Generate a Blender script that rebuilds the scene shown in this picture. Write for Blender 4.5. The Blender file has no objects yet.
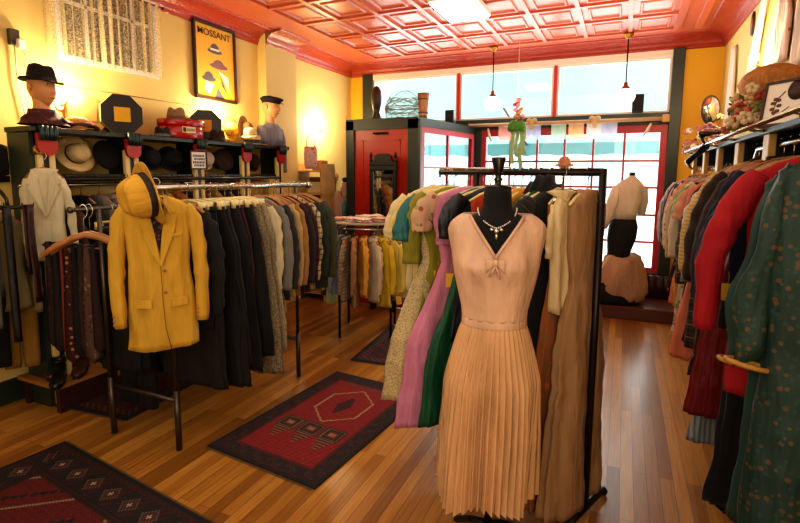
import bpy, bmesh, math, random
from mathutils import Vector, Matrix, noise as mn
PI = math.pi
rnd = random.Random(7)
SC = bpy.context.scene
COL = SC.collection

# ------------------------------------------------------------------ helpers
def hexc(h):
    h = h.lstrip('#'); r = [int(h[i:i+2], 16)/255 for i in (0, 2, 4)]
    return tuple((c/12.92 if c <= .04045 else ((c+.055)/1.055)**2.4) for c in r) + (1,)

def tag(o, label=None, cat=None, group=None, kind=None):
    if label: o['label'] = label
    if cat: o['category'] = cat
    if group: o['group'] = group
    if kind: o['kind'] = kind
    return o

def mk(name, bm, mats, parent=None, loc=(0, 0, 0), rot=(0, 0, 0), smooth=True, auto=None):
    me = bpy.data.meshes.new(name)
    bmesh.ops.recalc_face_normals(bm, faces=bm.faces[:])
    bm.to_mesh(me); bm.free()
    if not isinstance(mats, (list, tuple)): mats = [mats]
    for m in mats: me.materials.append(m)
    if smooth:
        for p in me.polygons: p.use_smooth = True
        if auto is not None:
            try: me.set_sharp_from_angle(angle=math.radians(auto))
            except Exception: pass
    o = bpy.data.objects.new(name, me); COL.objects.link(o)
    o.location = loc; o.rotation_euler = rot
    if parent: o.parent = parent
    return o

def thing(name, label, cat, loc=(0, 0, 0), rot=(0, 0, 0), group=None):
    o = bpy.data.objects.new(name, None); COL.objects.link(o)
    o.empty_display_size = .05
    o.location = loc
    o.rotation_euler = (0, 0, rot) if isinstance(rot, (int, float)) else rot
    return tag(o, label, cat, group)

def struct(name, bm, m, parent=None, smooth=False, **k):
    o = mk(name, bm, m, parent, smooth=smooth, **k)
    if not parent: o['kind'] = 'structure'
    return o

def B():
    return bmesh.new()

def bx(bm, x0, x1, y0, y1, z0, z1, mi=0, M=None):
    vs = [bm.verts.new(Vector(p)) for p in ((x0,y0,z0),(x1,y0,z0),(x1,y1,z0),(x0,y1,z0),(x0,y0,z1),(x1,y0,z1),(x1,y1,z1),(x0,y1,z1))]
    if M is not None:
        for v in vs: v.co = M @ v.co
    for f in ((0,3,2,1),(4,5,6,7),(0,1,5,4),(1,2,6,5),(2,3,7,6),(3,0,4,7)):
        fc = bm.faces.new([vs[i] for i in f]); fc.material_index = mi
    return vs

def bev(bm, w=.004, seg=1):
    bmesh.ops.bevel(bm, geom=bm.edges[:], offset=w, segments=seg, affect='EDGES', profile=.5)

def skin(bm, rings, cap0=True, cap1=True, mi=0, closed=True):
    R = [[bm.verts.new(p) for p in r] for r in rings]
    n = len(R[0])
    for a, b in zip(R[:-1], R[1:]):
        for i in range(n if closed else n-1):
            j = (i+1) % n
            f = bm.faces.new((a[i], a[j], b[j], b[i])); f.material_index = mi
    if closed and cap0: bm.faces.new(R[0][::-1]).material_index = mi
    if closed and cap1: bm.faces.new(R[-1]).material_index = mi
    return R

def tube(bm, pts, r, n=8, cap=True, mi=0, flat=1.0):
    pts = [Vector(p) for p in pts]
    rs = r if isinstance(r, (list, tuple)) else [r]*len(pts)
    rings = []; up = Vector((0, 0, 1)); prev = None
    for i, p in enumerate(pts):
        d = (pts[min(i+1, len(pts)-1)] - pts[max(i-1, 0)]).normalized()
        if prev is None:
            s = d.cross(up)
            if s.length < .01: s = d.cross(Vector((1, 0, 0)))
        else:
            s = prev - d*prev.dot(d)
            if s.length < .01: s = d.cross(up)
        s.normalize(); prev = s; t = d.cross(s)
        rings.append([p + (s*math.cos(2*PI*k/n) + t*flat*math.sin(2*PI*k/n))*rs[i] for k in range(n)])
    skin(bm, rings, cap, cap, mi)

def lathe(bm, prof, n=24, M=None, mi=0, sx=1, sy=1, cap=True):
    rings = []
    for r, z in prof:
        ring = [Vector((r*sx*math.cos(2*PI*k/n), r*sy*math.sin(2*PI*k/n), z)) for k in range(n)]
        if M is not None: ring = [M @ p for p in ring]
        rings.append(ring)
    skin(bm, rings, cap, cap, mi)

def ell(bm, c, r, n=12, m=8, mi=0):
    c = Vector(c); rings = []
    for j in range(1, m):
        a = PI*j/m
        rings.append([c + Vector((r[0]*math.sin(a)*math.cos(2*PI*k/n), r[1]*math.sin(a)*math.sin(2*PI*k/n), r[2]*math.cos(a))) for k in range(n)])
    skin(bm, rings, True, True, mi)

# ------------------------------------------------------------------ materials
MC = {}
class N:
    def __init__(s, name):
        s.m = bpy.data.materials.new(name); s.m.use_nodes = True
        s.t = s.m.node_tree; s.t.nodes.clear()
        s.out = s.t.nodes.new('ShaderNodeOutputMaterial')
    def n(s, typ, **k):
        nd = s.t.nodes.new(typ)
        for a, v in k.items():
            if a.startswith('i_'):
                key = a[2:].replace('_', ' ')
                nd.inputs[key].default_value = v
            else: setattr(nd, a, v)
        return nd
    def l(s, a, b): s.t.links.new(a, b)
    def mix(s, fac, a, b, blend='MIX'):
        nd = s.n('ShaderNodeMix', data_type='RGBA', blend_type=blend)
        for sock, v in ((nd.inputs[0], fac), (nd.inputs[6], a), (nd.inputs[7], b)):
            if hasattr(v, 'is_linked') or isinstance(v, bpy.types.NodeSocket): s.l(v, sock)
            else: sock.default_value = v
        return nd.outputs[2]
    def math(s, op, a, b=0.0, c=0.0):
        nd = s.n('ShaderNodeMath', operation=op)
        for sock, v in zip(nd.inputs, (a, b, c)):
            if isinstance(v, bpy.types.NodeSocket): s.l(v, sock)
            else: sock.default_value = v
        return nd.outputs[0]
    def coord(s, scale=(1, 1, 1), kind='Object', rot=(0, 0, 0)):
        tc = s.n('ShaderNodeTexCoord'); mp = s.n('ShaderNodeMapping')
        mp.inputs['Scale'].default_value = scale; mp.inputs['Rotation'].default_value = rot
        s.l(tc.outputs[kind], mp.inputs[0]); return mp.outputs[0]
    def noise(s, vec, scale=5, detail=3, rough=.5):
        nd = s.n('ShaderNodeTexNoise'); nd.inputs['Scale'].default_value = scale
        nd.inputs['Detail'].default_value = detail; nd.inputs['Roughness'].default_value = rough
        s.l(vec, nd.inputs['Vector']); return nd
    def ramp(s, fac, stops, interp='LINEAR'):
        nd = s.n('ShaderNodeValToRGB'); cr = nd.color_ramp; cr.interpolation = interp
        while len(cr.elements) < len(stops): cr.elements.new(.5)
        for e, (p, c) in zip(cr.elements, stops): e.position = p; e.color = c if len(c) == 4 else tuple(c)+(1,)
        s.l(fac, nd.inputs[0]); return nd.outputs[0]
    def bsdf(s, col, rough=.6, metal=0, bump=None, bstr=.3, bdist=.01, **k):
        b = s.n('ShaderNodeBsdfPrincipled')
        if isinstance(col, bpy.types.NodeSocket): s.l(col, b.inputs['Base Color'])
        else: b.inputs['Base Color'].default_value = col
        if isinstance(rough, bpy.types.NodeSocket): s.l(rough, b.inputs['Roughness'])
        else: b.inputs['Roughness'].default_value = rough
        b.inputs['Metallic'].default_value = metal
        for a, v in k.items(): b.inputs[a.replace('_', ' ')].default_value = v
        if bump is not None:
            bp = s.n('ShaderNodeBump'); bp.inputs['Strength'].default_value = bstr; bp.inputs['Distance'].default_value = bdist
            s.l(bump, bp.inputs['Height']); s.l(bp.outputs[0], b.inputs['Normal'])
        return b.outputs[0]
    def done(s, sh):
        s.l(sh, s.out.inputs[0]); return s.m

def paint(name, c, rough=.55, metal=0, var=.12, nscale=6, bstr=.08):
    if name in MC: return MC[name]
    m = N(name); v = m.coord(); nz = m.noise(v, nscale, 4)
    c = hexc(c) if isinstance(c, str) else c
    dark = tuple(x*(1-var*2.2) for x in c[:3])+(1,)
    col = m.mix(nz.outputs[0], dark, tuple(min(1, x*(1+var)) for x in c[:3])+(1,))
    MC[name] = m.done(m.bsdf(col, rough, metal, nz.outputs[0], bstr)); return MC[name]

def emis(name, c, s):
    if name in MC: return MC[name]
    m = N(name); e = m.n('ShaderNodeEmission'); e.inputs[0].default_value = hexc(c); e.inputs[1].default_value = s
    MC[name] = m.done(e.outputs[0]); return MC[name]

def fab(name, c, pat='plain', c2=None, c3=None, sc=1.0, rough=.85, alpha=1.0, sheen=.0):
    """woven cloth with soft vertical creases; pat picks the printed or woven pattern"""
    if name in MC: return MC[name]
    m = N(name); v = m.coord()
    c = hexc(c); c2 = hexc(c2) if c2 else tuple(x*.5 for x in c[:3])+(1,); c3 = hexc(c3) if c3 else c2
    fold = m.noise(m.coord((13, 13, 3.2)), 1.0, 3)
    weave = m.noise(v, 420, 1)
    base = c; al = None
    if pat == 'tweed':
        t = m.noise(v, 130*sc, 2, .7); base = m.mix(m.ramp(t.outputs[0], [(.4, (0,0,0)), (.6, (1,1,1))]), c, c2)
    elif pat in ('plaid', 'stripe', 'check'):
        sp = m.n('ShaderNodeSeparateXYZ'); m.l(v, sp.inputs[0])
        def band(s_, wid, k):
            q = m.math('FRACT', m.math('ADD', m.math('MULTIPLY', s_, k*sc), 50.0))
            return m.math('LESS_THAN', q, wid)
        bxn = band(sp.outputs[0], .42 if pat != 'plaid' else .3, 22)
        if pat == 'stripe': base = m.mix(bxn, c, c2)
        else:
            bz = band(sp.outputs[2], .42 if pat != 'plaid' else .3, 22)
            a = m.math('MULTIPLY', m.math('ADD', bxn, bz), .5); base = m.mix(a, c, c2)
            if pat == 'plaid':
                t1 = m.math('MAXIMUM', band(sp.outputs[0], .08, 11), band(sp.outputs[2], .08, 11)); base = m.mix(t1, base, c3)
    elif pat == 'hstripe':
        sp = m.n('ShaderNodeSeparateXYZ'); m.l(v, sp.inputs[0])
        q = m.math('FRACT', m.math('ADD', m.math('MULTIPLY', sp.outputs[2], 16*sc), 50.0)); base = m.mix(m.math('LESS_THAN', q, .45), c, c2)
    elif pat in ('floral', 'dots'):
        vo = m.n('ShaderNodeTexVoronoi'); vo.inputs['Scale'].default_value = 24*sc; m.l(v, vo.inputs['Vector'])
        f1 = m.math('LESS_THAN', vo.outputs['Distance'], .38 if pat == 'floral' else .25)
        sel = m.n('ShaderNodeSeparateColor'); m.l(vo.outputs['Color'], sel.inputs[0])
        cc = m.mix(m.math('GREATER_THAN', sel.outputs[0], .5), c2, c3)
        f2 = m.math('MULTIPLY', f1, m.math('GREATER_THAN', sel.outputs[1], .35 if pat == 'floral' else 0.0))
        base = m.mix(f2, c, cc)
    elif pat == 'fur':
        t = m.noise(m.coord((60, 60, 14)), sc, 5, .7); base = m.mix(m.ramp(t.outputs[0], [(.35, (0,0,0)), (.65, (1,1,1))]), c, c2)
        weave = t
    elif pat == 'lace':
        vo = m.n('ShaderNodeTexVoronoi'); vo.inputs['Scale'].default_value = 55*sc; m.l(v, vo.inputs['Vector'])
        base = m.mix(m.ramp(vo.outputs['Distance'], [(.2, (0,0,0)), (.5, (1,1,1))]), c, c2)
        al = m.ramp(vo.outputs['Distance'], [(.5, (1,1,1)), (.7, (.7,.7,.7))])
    fold_shade = m.ramp(fold.outputs[0], [(.25, (.72,.72,.72)), (.75, (1.0,1.0,1.0))])  # crease shading multiplied into the cloth colour
    base = m.mix(1.0, base, fold_shade, 'MULTIPLY')
    h = m.math('ADD', m.math('MULTIPLY', fold.outputs[0], 1.0), m.math('MULTIPLY', weave.outputs[0], .04 if pat != 'fur' else .5))
    sh = m.bsdf(base, rough, 0, h, .8, .035)
    if sheen: sh.node.inputs['Sheen Weight'].default_value = sheen
    if alpha < 1 or al is not None:
        if al is not None: m.l(al, sh.node.inputs['Alpha'])
        else: sh.node.inputs['Alpha'].default_value = alpha
    MC[name] = m.done(sh); return MC[name]

def vcol(name, rough=.95, bump=True):
    if name in MC: return MC[name]
    m = N(name); a = m.n('ShaderNodeVertexColor'); a.layer_name = 'Col'
    v = m.coord(); nz = m.noise(v, 60, 4, .7); n2 = m.noise(v, 300, 2)
    col = m.mix(1.0, a.outputs[0], m.ramp(nz.outputs[0], [(.25, (.5,.5,.5)), (.75, (1,1,1))]), 'MULTIPLY')
    MC[name] = m.done(m.bsdf(col, rough, 0, n2.outputs[0], .5 if bump else 0, .004)); return MC[name]

# ------------------------------------------------------------------ camera (17 mm-ish wide lens, slightly cropped frame)
f_px, yc = 495.0, 236.0
pitch = math.atan((yc-173.5)/f_px); yaw = math.atan(225*math.cos(pitch)/f_px); roll = math.radians(.3)
Fv = Vector((-math.sin(yaw)*math.cos(pitch), math.cos(yaw)*math.cos(pitch), -math.sin(pitch)))
Rv = Vector((math.cos(yaw), math.sin(yaw), 0)); Uv = Rv.cross(Fv)
R2 = Rv*math.cos(roll) + Uv*math.sin(roll); U2 = -Rv*math.sin(roll) + Uv*math.cos(roll)
cam = bpy.data.cameras.new('camera'); camo = bpy.data.objects.new('camera', cam); COL.objects.link(camo)
camo.matrix_world = Matrix(((R2.x, U2.x, -Fv.x, 0), (R2.y, U2.y, -Fv.y, 0), (R2.z, U2.z, -Fv.z, 1.55), (0, 0, 0, 1)))
cam.sensor_width = 36; cam.lens = f_px/800*36; cam.shift_y = -(261.5-yc)/800; cam.clip_start = .05
SC.camera = camo

XL, XR, YF, YB, ZW, ZC = -3.71, .90, 6.46, -1.6, 2.94, 3.06

# ------------------------------------------------------------------ base materials
def mat_floor():
    m = N('oak_strip_floor'); v = m.coord((1, 1, 1), rot=(0, 0, PI/2))
    br = m.n('ShaderNodeTexBrick'); br.offset = .37; br.offset_frequency = 2
    for k, x in dict(Scale=1.0, Mortar_Size=.0012, Mortar_Smooth=.3, Bias=0.0, Brick_Width=1.15, Row_Height=.062).items():
        br.inputs[k.replace('_', ' ')].default_value = x
    br.inputs['Color1'].default_value = (0, 0, 0, 1); br.inputs['Color2'].default_value = (1, 1, 1, 1); br.inputs['Mortar'].default_value = (0, 0, 0, 1)
    m.l(v, br.inputs['Vector'])
    grain = m.noise(m.coord((30, 1.6, 1)), 2.2, 6, .65)
    tone = m.ramp(br.outputs['Color'], [(0, hexc('#94642a')), (.35, hexc('#B07C34')), (.7, hexc('#C08C3E')), (1, hexc('#D09C48'))])
    g = m.ramp(grain.outputs[0], [(.3, (.62,.55,.45)), (.7, (1.0,1.0,1.0))])
    col = m.mix(1.0, tone, g, 'MULTIPLY'); col = m.mix(br.outputs['Fac'], col, hexc('#3a1c08'))
    big = m.noise(m.coord(), .9, 2)
    col = m.mix(1.0, col, m.ramp(big.outputs[0], [(.3, (.8,.72,.66)), (.7, (1,1,1))]), 'MULTIPLY')
    rg = m.ramp(grain.outputs[0], [(.2, (.26,.26,.26)), (.8, (.40,.40,.40))])
    h = m.math('SUBTRACT', m.math('MULTIPLY', grain.outputs[0], .12), br.outputs['Fac'])
    return m.done(m.bsdf(col, rg, 0, h, .35, .003, Coat_Weight=.25, Coat_Roughness=.2))

def mat_tin(name, c, scale=16):
    m = N(name); v = m.coord(); w = m.n('ShaderNodeTexVoronoi'); w.inputs['Scale'].default_value = scale; m.l(v, w.inputs['Vector'])
    nz = m.noise(v, 3, 3); c = hexc(c)
    col = m.mix(nz.outputs[0], tuple(x*.85 for x in c[:3])+(1,), c)
    return m.done(m.bsdf(col, .32, 0, w.outputs['Distance'], .35, .012))
M_floor = mat_floor()
M_ceil = mat_tin('red_tin_ceiling', '#C25F42', 3); M_corn = mat_tin('red_tin_cornice', '#A83C2A', 30)
M_yel = paint('yellow_plaster', '#DCC276', .7, var=.05, nscale=2, bstr=.03)
M_yeld = paint('deep_yellow_plaster', '#E0AE22', .6, var=.05, nscale=2, bstr=.03)
M_grn = paint('dark_green_paint', '#27332A', .4, var=.1)
M_blkgrn = paint('black_green_paint', '#101813', .35, var=.1)
M_red = paint('red_door_paint', '#B3260C', .35, var=.06)
M_win = paint('red_window_paint', '#B8303A', .4, var=.05)
M_bracket = paint('red_bracket_paint', '#A32014', .4, var=.06)
M_cream = paint('cream_pillar_paint', '#D9BE7C', .5, var=.06)
M_blk = paint('black_paint', '#0b0b0b', .4, var=.1)
M_chrome = paint('chrome_tube', '#b8b4ac', .22, 1.0, var=.05, bstr=.02)
M_steel = paint('worn_steel_tube', '#5b5148', .4, .8, var=.2, nscale=14)
M_dsteel = paint('dark_steel_tube', '#2a211c', .4, .6, var=.2)
M_wood = paint('pale_wood', '#A9743C', .45, var=.2, nscale=18)
M_wood2 = paint('honey_shelf_wood', '#D2A866', .5, var=.15, nscale=12)
M_dwood = paint('dark_wood', '#3A1F12', .45, var=.2)
M_tagm = paint('yellow_price_card', '#E2AE33', .7, var=.04, bstr=0)
M_white = paint('white_paint', '#E8E0D2', .5, var=.04)
M_plast = paint('cream_plastic_hanger', '#D9C98E', .3, var=.06)
M_gold = paint('brass', '#A67A2E', .3, .9)

def mat_glass():
    m = N('window_glass'); t = m.n('ShaderNodeBsdfTransparent'); g = m.n('ShaderNodeBsdfGlossy'); g.inputs['Roughness'].default_value = .02
    t.inputs[0].default_value = (.96, .98, .97, 1)
    lw = m.n('ShaderNodeLayerWeight'); lw.inputs[0].default_value = .2; mx = m.n('ShaderNodeMixShader')
    m.l(m.math('ADD', m.math('MULTIPLY', m.math('POWER', lw.outputs['Facing'], 4.0), .4), .03), mx.inputs[0]); m.l(t.outputs[0], mx.inputs[1]); m.l(g.outputs[0], mx.inputs[2]); return m.done(mx.outputs[0])
M_glass = mat_glass()
def mat_mirror():
    m = N('mirror_silver'); return m.done(m.bsdf((.8, .8, .78, 1), .03, 1.0))
M_mirror = mat_mirror()

# ------------------------------------------------------------------ room shell
b = B(); bx(b, XL-.15, XR+.15, YB-.15, YF+.1, -.1, 0); struct('floor', b, M_floor)
# wall left with projecting pilaster
b = B(); bx(b, XL-.15, XL, YB, YF, 0, ZC+.1); struct('wall_left', b, M_yel)
b = B(); bx(b, XL, -3.60, 4.44, 4.98, 0, ZC); struct('trim_pilaster', b, M_yel)
b = B(); bx(b, XR, XR+.15, YB, YF, 0, ZC+.1); struct('wall_right', b, M_yel)
b = B(); bx(b, XL-.15, XR+.15, YB-.15, YB, 0, ZC+.1); struct('wall_back', b, M_yel)
for i, (x0, x1) in enumerate(((XL, XL+.02), (XR-.02, XR))):
    b = B(); bx(b, x0, x1, YB, YF, 0, .16); struct(('baseboard_left', 'baseboard_right')[i], b, M_grn)
# front wall around the openings
b = B()
bx(b, XL, -3.50, YF, YF+.15, 0, ZC+.1); bx(b, .52, XR, YF, YF+.15, 0, ZC+.1)
bx(b, -3.50, .52, YF, YF+.15, 2.93, ZC+.1)
struct('wall_front', b, M_yeld)
b = B()
bx(b, -1.80, .52, YF+.02, YF+.15, 0, .37); struct('wall_front_below_window', b, M_grn)
# dark green timber framing
b = B()
bx(b, -3.50, -3.34, YF-.04, YF+.12, 0, 2.94); bx(b, .41, .53, YF-.04, YF+.12, 0, 2.94)
bx(b, -3.34, .41, YF-.05, YF+.12, 2.12, 2.25); bx(b, -1.86, -1.74, YF-.04, YF+.12, 0, 2.12)
bx(b, -1.74, .41, YF-.06, YF+.12, .33, .40)
bev(b, .006); struct('trim_1', b, M_grn)
b = B(); bx(b, -3.34, .41, YF-.02, YF+.1, 2.86, 2.93); struct('trim_2', b, M_white)

# transom window of three panes
for i, (x0, x1) in enumerate(((-3.34, -2.09), (-2.05, -.86), (-.82, .41))):
    w = thing('window_%d' % (i+1), None, None); w['kind'] = 'structure'
    b = B(); t = .025
    bx(b, x0, x1, YF, YF+.05, 2.25, 2.25+t); bx(b, x0, x1, YF, YF+.05, 2.86-t, 2.86)
    bx(b, x0, x0+t, YF, YF+.05, 2.25+t, 2.86-t); bx(b, x1-t, x1, YF, YF+.05, 2.25+t, 2.86-t)
    mk('window_frame', b, M_white, w, smooth=False)
    b = B(); bx(b, x0+t, x1-t, YF+.02, YF+.026, 2.25+t, 2.86-t); mk('pane', b, M_glass, w, smooth=False)
b = B(); bx(b, -2.09, -2.05, YF-.02, YF+.06, 2.25, 2.86); bx(b, -.86, -.82, YF-.02, YF+.06, 2.25, 2.86); struct('trim_3', b, M_win)
# big red gridded shop window
w = thing('window_4', None, None); w['kind'] = 'structure'
b = B(); bx(b, -1.74, .41, YF-.01, YF+.06, 2.03, 2.12); bx(b, -1.74, .41, YF-.01, YF+.06, .40, .46)
bx(b, -1.74, -1.68, YF-.01, YF+.06, .46, 2.03); bx(b, .34, .41, YF-.01, YF+.06, .46, 2.03)
mk('window_frame', b, M_win, w, smooth=False)
b = B()
for x in (-1.37, -1.03, -.70, -.37, -.03): bx(b, x-.012, x+.012, YF+.005, YF+.04, .46, 2.03)
for z in (.76, 1.08, 1.40, 1.71): bx(b, -1.68, .34, YF+.008, YF+.038, z-.012, z+.012)
mk('glazing_bar', b, M_win, w, smooth=False)
b = B(); bx(b, -1.68, .34, YF+.02, YF+.026, .46, 2.03); mk('pane', b, M_glass, w, smooth=False)

# pressed tin ceiling: sheet, ribs, raised coffers
b = B(); bx(b, XL, XR, YB, YF, ZC, ZC+.08)
xs = [-3.10+.4375*i for i in range(9)]; ys = [6.02-.54*i for i in range(15)]
for x in xs:
    w = .035 if x in (xs[0], xs[-1]) else .02
    bx(b, x-w, x+w, YB, 6.02, ZC-.022, ZC)
bx(b, .56, .62, YB, 6.02, ZC-.04, ZC)
for y in ys: bx(b, xs[0], xs[-1], y-.02, y+.02, ZC-.020, ZC)
for i in range(8):
    for y in ys[:-1]:
        x0, x1, y0, y1 = xs[i]+.075, xs[i+1]-.075, y-.54+.085, y-.085
        vs = [Vector((x0,y0,ZC)), Vector((x1,y0,ZC)), Vector((x1,y1,ZC)), Vector((x0,y1,ZC))]
        c = (vs[0]+vs[2])/2; R = []
        for s, dz in ((1, 0), (.94, -.016), (.86, -.016), (.80, 0)):
            R.append([c+(v-c)*s+Vector((0, 0, dz)) for v in vs])
        skin(b, R, False, False)
struct('ceiling', b, M_ceil)
# cove cornice: profile swept along each wall
def cove(name, p0, p1, inward):
    b = B(); pr = [(0, ZW-.02), (.012, ZW-.02), (.016, ZW), (.03, ZW+.02)]
    for k in range(9):
        a = PI/2*k/8; pr.append((.03+.17*(1-math.cos(a)), ZW+.02+.085*math.sin(a)))
    pr += [(.215, ZC-.01), (.215, ZC)]
    R = []
    L = (Vector(p1)-Vector(p0)).length; n = max(2, int(L/.05))
    for i in range(n+1):
        p = Vector(p0).lerp(Vector(p1), i/n); R.append([Vector((p.x, p.y, 0))+Vector(inward)*d+Vector((0, 0, z)) for d, z in pr])
    skin(b, R, closed=False); return struct(name, b, M_corn, smooth=True)
cove('trim_4', (XL, YB, 0), (XL, 4.44, 0), (1, 0, 0)); cove('trim_5', (XL, 4.98, 0), (XL, YF, 0), (1, 0, 0))
cove('trim_6', (-3.60, 4.44, 0), (-3.60, 4.98, 0), (1, 0, 0))
cove('trim_7', (XL, YF, 0), (XR, YF, 0), (0, -1, 0)); cove('trim_8', (XR, YB, 0), (XR, YF, 0), (-1, 0, 0))

# raised display floor by the window
b = B(); bx(b, -1.80, XR-.02, 5.72, YF, 0, .14); bev(b, .008); struct('floor_window_platform', b, paint('platform_wood', '#5a2c16', .4, var=.15))

# ------------------------------------------------------------------ vestibule with red door
VX0, VX1, VY, VZ = -2.97, -2.07, 5.05, 2.14
b = B()
bx(b, VX0, VX0+.10, VY, VY+.1, 0, VZ); bx(b, VX1-.12, VX1, VY, VY+.1, 0, VZ); bx(b, VX0, VX1, VY, VY+.1, 2.04, VZ)
struct('wall_vestibule_front', b, M_grn)
b = B(); bx(b, VX0, VX0+.06, VY+.1, YF-.05, 0, VZ); struct('wall_vestibule_left', b, M_grn)
b = B()
vs = [(VX0, VY), (VX1, VY), (-1.84, 6.41), (VX0, 6.41)]
skin(b, [[Vector((x, y, VZ)) for x, y in vs], [Vector((x, y, VZ+.02)) for x, y in vs]]); struct('trim_vestibule_roof', b, M_grn)
d = thing('door_1', None, None, (0, 0, 0)); d['kind'] = 'structure'
b = B(); bx(b, VX0+.10, VX1-.12, VY+.03, VY+.07, .01, 2.04)
for s in (0, ):
    x0, x1, z0, z1 = VX0+.20, VX1-.22, .25, 1.93
    for (a0, a1, c0, c1) in ((x0, x1, z1-.015, z1), (x0, x1, z0, z0+.015), (x0, x0+.015, z0, z1), (x1-.015, x1, z0, z1)):
        bx(b, a0, a1, VY+.02, VY+.035, c0, c1)
mk('door_panel', b, M_red, d, smooth=False)
b = B(); bx(b, -2.62, -2.44, VY-.0, VY+.035, 1.985, 2.01); tube(b, [(-2.60, VY, 1.99), (-2.52, VY-.05, 2.0), (-2.46, VY, 2.0)], .008); mk('door_closer', b, M_dwood, d)
b = B(); tube(b, [(-2.26, VY+.03, 1.0), (-2.26, VY-.01, 1.0)], .012); ell(b, (-2.26, VY-.03, 1.0), (.028, .022, .028)); mk('door_handle', b, M_gold, d)
# angled glazed side of the vestibule
sd = Vector((-1.84-VX1, 6.41-VY, 0)); SL = sd.length; sa = math.atan2(sd.y, sd.x)
w = thing('window_5', None, None, (VX1, VY, 0), sa); w['kind'] = 'structure'
b = B(); bx(b, 0, .03, -.03, .03, 0, VZ); bx(b, SL-.03, SL, -.03, .03, 0, VZ); bx(b, .03, SL-.03, -.03, .03, 2.06, VZ); bx(b, .03, SL-.03, -.03, .03, 0, .42)
mk('casing', b, M_grn, w, smooth=False)
b = B(); bx(b, .03, .10, -.025, .025, .42, 2.06); bx(b, SL-.10, SL-.03, -.025, .025, .42, 2.06); bx(b, .1, SL-.1, -.025, .025, 2.0, 2.06); bx(b, .1, SL-.1, -.025, .025, .42, .48)
mk('window_frame', b, M_win, w, smooth=False)
b = B()
for x in (.40, ): bx(b, x+.27-.012, x+.27+.012, -.015, .015, .48, 2.0)
for z in (.86, 1.24, 1.62): bx(b, .1, SL-.1, -.013, .013, z-.012, z+.012)
mk('glazing_bar', b, M_win, w, smooth=False)
b = B(); bx(b, .1, SL-.1, -.003, .003, .48, 2.0); mk('pane', b, M_glass, w, smooth=False)

# ------------------------------------------------------------------ street outside
M_pave = paint('pale_pavement', '#B9B4AC', .8); M_facade = paint('pale_facade', '#CFC8BC', .8)
b = B(); bx(b, -14, 10, YF+.1, 22, -.25, -.12); o = struct('floor_street', b, M_pave)
t = thing('street_building', 'pale sunlit building across the street seen through the shop window', 'building', (-2, 18, -.12))
b = B(); bx(b, -12, 12, 0, 3, 0, 7); mk('wall', b, M_facade, t, smooth=False)
for i in range(8):
    b = B(); x = -10+i*2.7; bx(b, x, x+1.4, -.05, 0, 1.0, 2.6); bx(b, x, x+1.4, -.05, 0, 4.0, 5.6); mk('window', b, paint('pale_blue_glazing', '#8FB2B8', .2), t, smooth=False)
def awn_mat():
    m = N('teal_canvas_backlit_glow'); v = m.coord(); sp = m.n('ShaderNodeSeparateXYZ'); m.l(v, sp.inputs[0])
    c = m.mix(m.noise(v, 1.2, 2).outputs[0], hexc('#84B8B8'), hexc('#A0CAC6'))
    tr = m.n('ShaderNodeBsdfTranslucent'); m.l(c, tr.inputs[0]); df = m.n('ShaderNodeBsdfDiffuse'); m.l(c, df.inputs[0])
    em = m.n('ShaderNodeEmission'); m.l(c, em.inputs[0]); em.inputs[1].default_value = AWN_GLOW  # emission put into the canvas as glow of sun behind it
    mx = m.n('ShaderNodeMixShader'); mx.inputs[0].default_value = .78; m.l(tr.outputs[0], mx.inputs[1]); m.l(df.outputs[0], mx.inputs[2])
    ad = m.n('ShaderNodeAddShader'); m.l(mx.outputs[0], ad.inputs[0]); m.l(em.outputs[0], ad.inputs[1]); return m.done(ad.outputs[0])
AWN_GLOW = .45
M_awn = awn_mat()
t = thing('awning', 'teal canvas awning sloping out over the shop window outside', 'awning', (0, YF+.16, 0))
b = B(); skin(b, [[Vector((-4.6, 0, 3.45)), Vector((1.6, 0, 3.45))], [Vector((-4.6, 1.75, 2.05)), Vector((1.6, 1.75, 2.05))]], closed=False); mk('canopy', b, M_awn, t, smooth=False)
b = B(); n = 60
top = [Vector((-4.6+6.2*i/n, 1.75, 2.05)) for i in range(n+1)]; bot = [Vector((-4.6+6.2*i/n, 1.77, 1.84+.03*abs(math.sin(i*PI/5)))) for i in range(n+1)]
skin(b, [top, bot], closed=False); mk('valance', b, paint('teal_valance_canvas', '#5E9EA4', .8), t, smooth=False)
b = B()
for x in (-4.4, -1.5, 1.4): tube(b, [(x, 0, 2.4), (x, 1.75, 2.03)], .015)
mk('awning_frame', b, M_steel, t)

wd = bpy.data.worlds.new('sky'); SC.world = wd; wd.use_nodes = True; nt = wd.node_tree; bg = nt.nodes['Background']
bg.inputs[0].default_value = (.93, .97, 1.0, 1); bg.inputs[1].default_value = 8.5

def area(name, loc, rot, sx, sy, e, c):
    l = bpy.data.lights.new(name, 'AREA'); l.shape = 'RECTANGLE'; l.size = sx; l.size_y = sy; l.energy = e; l.color = c
    o = bpy.data.objects.new(name, l); COL.objects.link(o); o.location = loc; o.rotation_euler = rot; return o
def point(name, loc, e, c, r=.05):
    l = bpy.data.lights.new(name, 'POINT'); l.energy = e; l.color = c; l.shadow_soft_size = r
    o = bpy.data.objects.new(name, l); COL.objects.link(o); o.location = loc; return o
area('daylight_shop_window', (-.7, YF+.12, 1.5), (PI/2, 0, PI), 2.1, 2.6, 85, (.92, .97, 1))
area('daylight_transom', (-1.5, YF+.12, 2.55), (PI/2, 0, PI), 3.6, .6, 50, (.85, .97, 1))
WARM = (1, .78, .46)
area('warm_ceiling_fill', (-1.4, 1.6, 2.98), (0, 0, 0), 2.6, 3.2, 50, (1, .91, .76))  # unseen lamp added under the ceiling for general fill
area('warm_back_fill', (-1.0, -1.2, 2.2), (math.radians(62), 0, 0), 2.4, 1.2, 26, (1, .92, .76))
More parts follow.
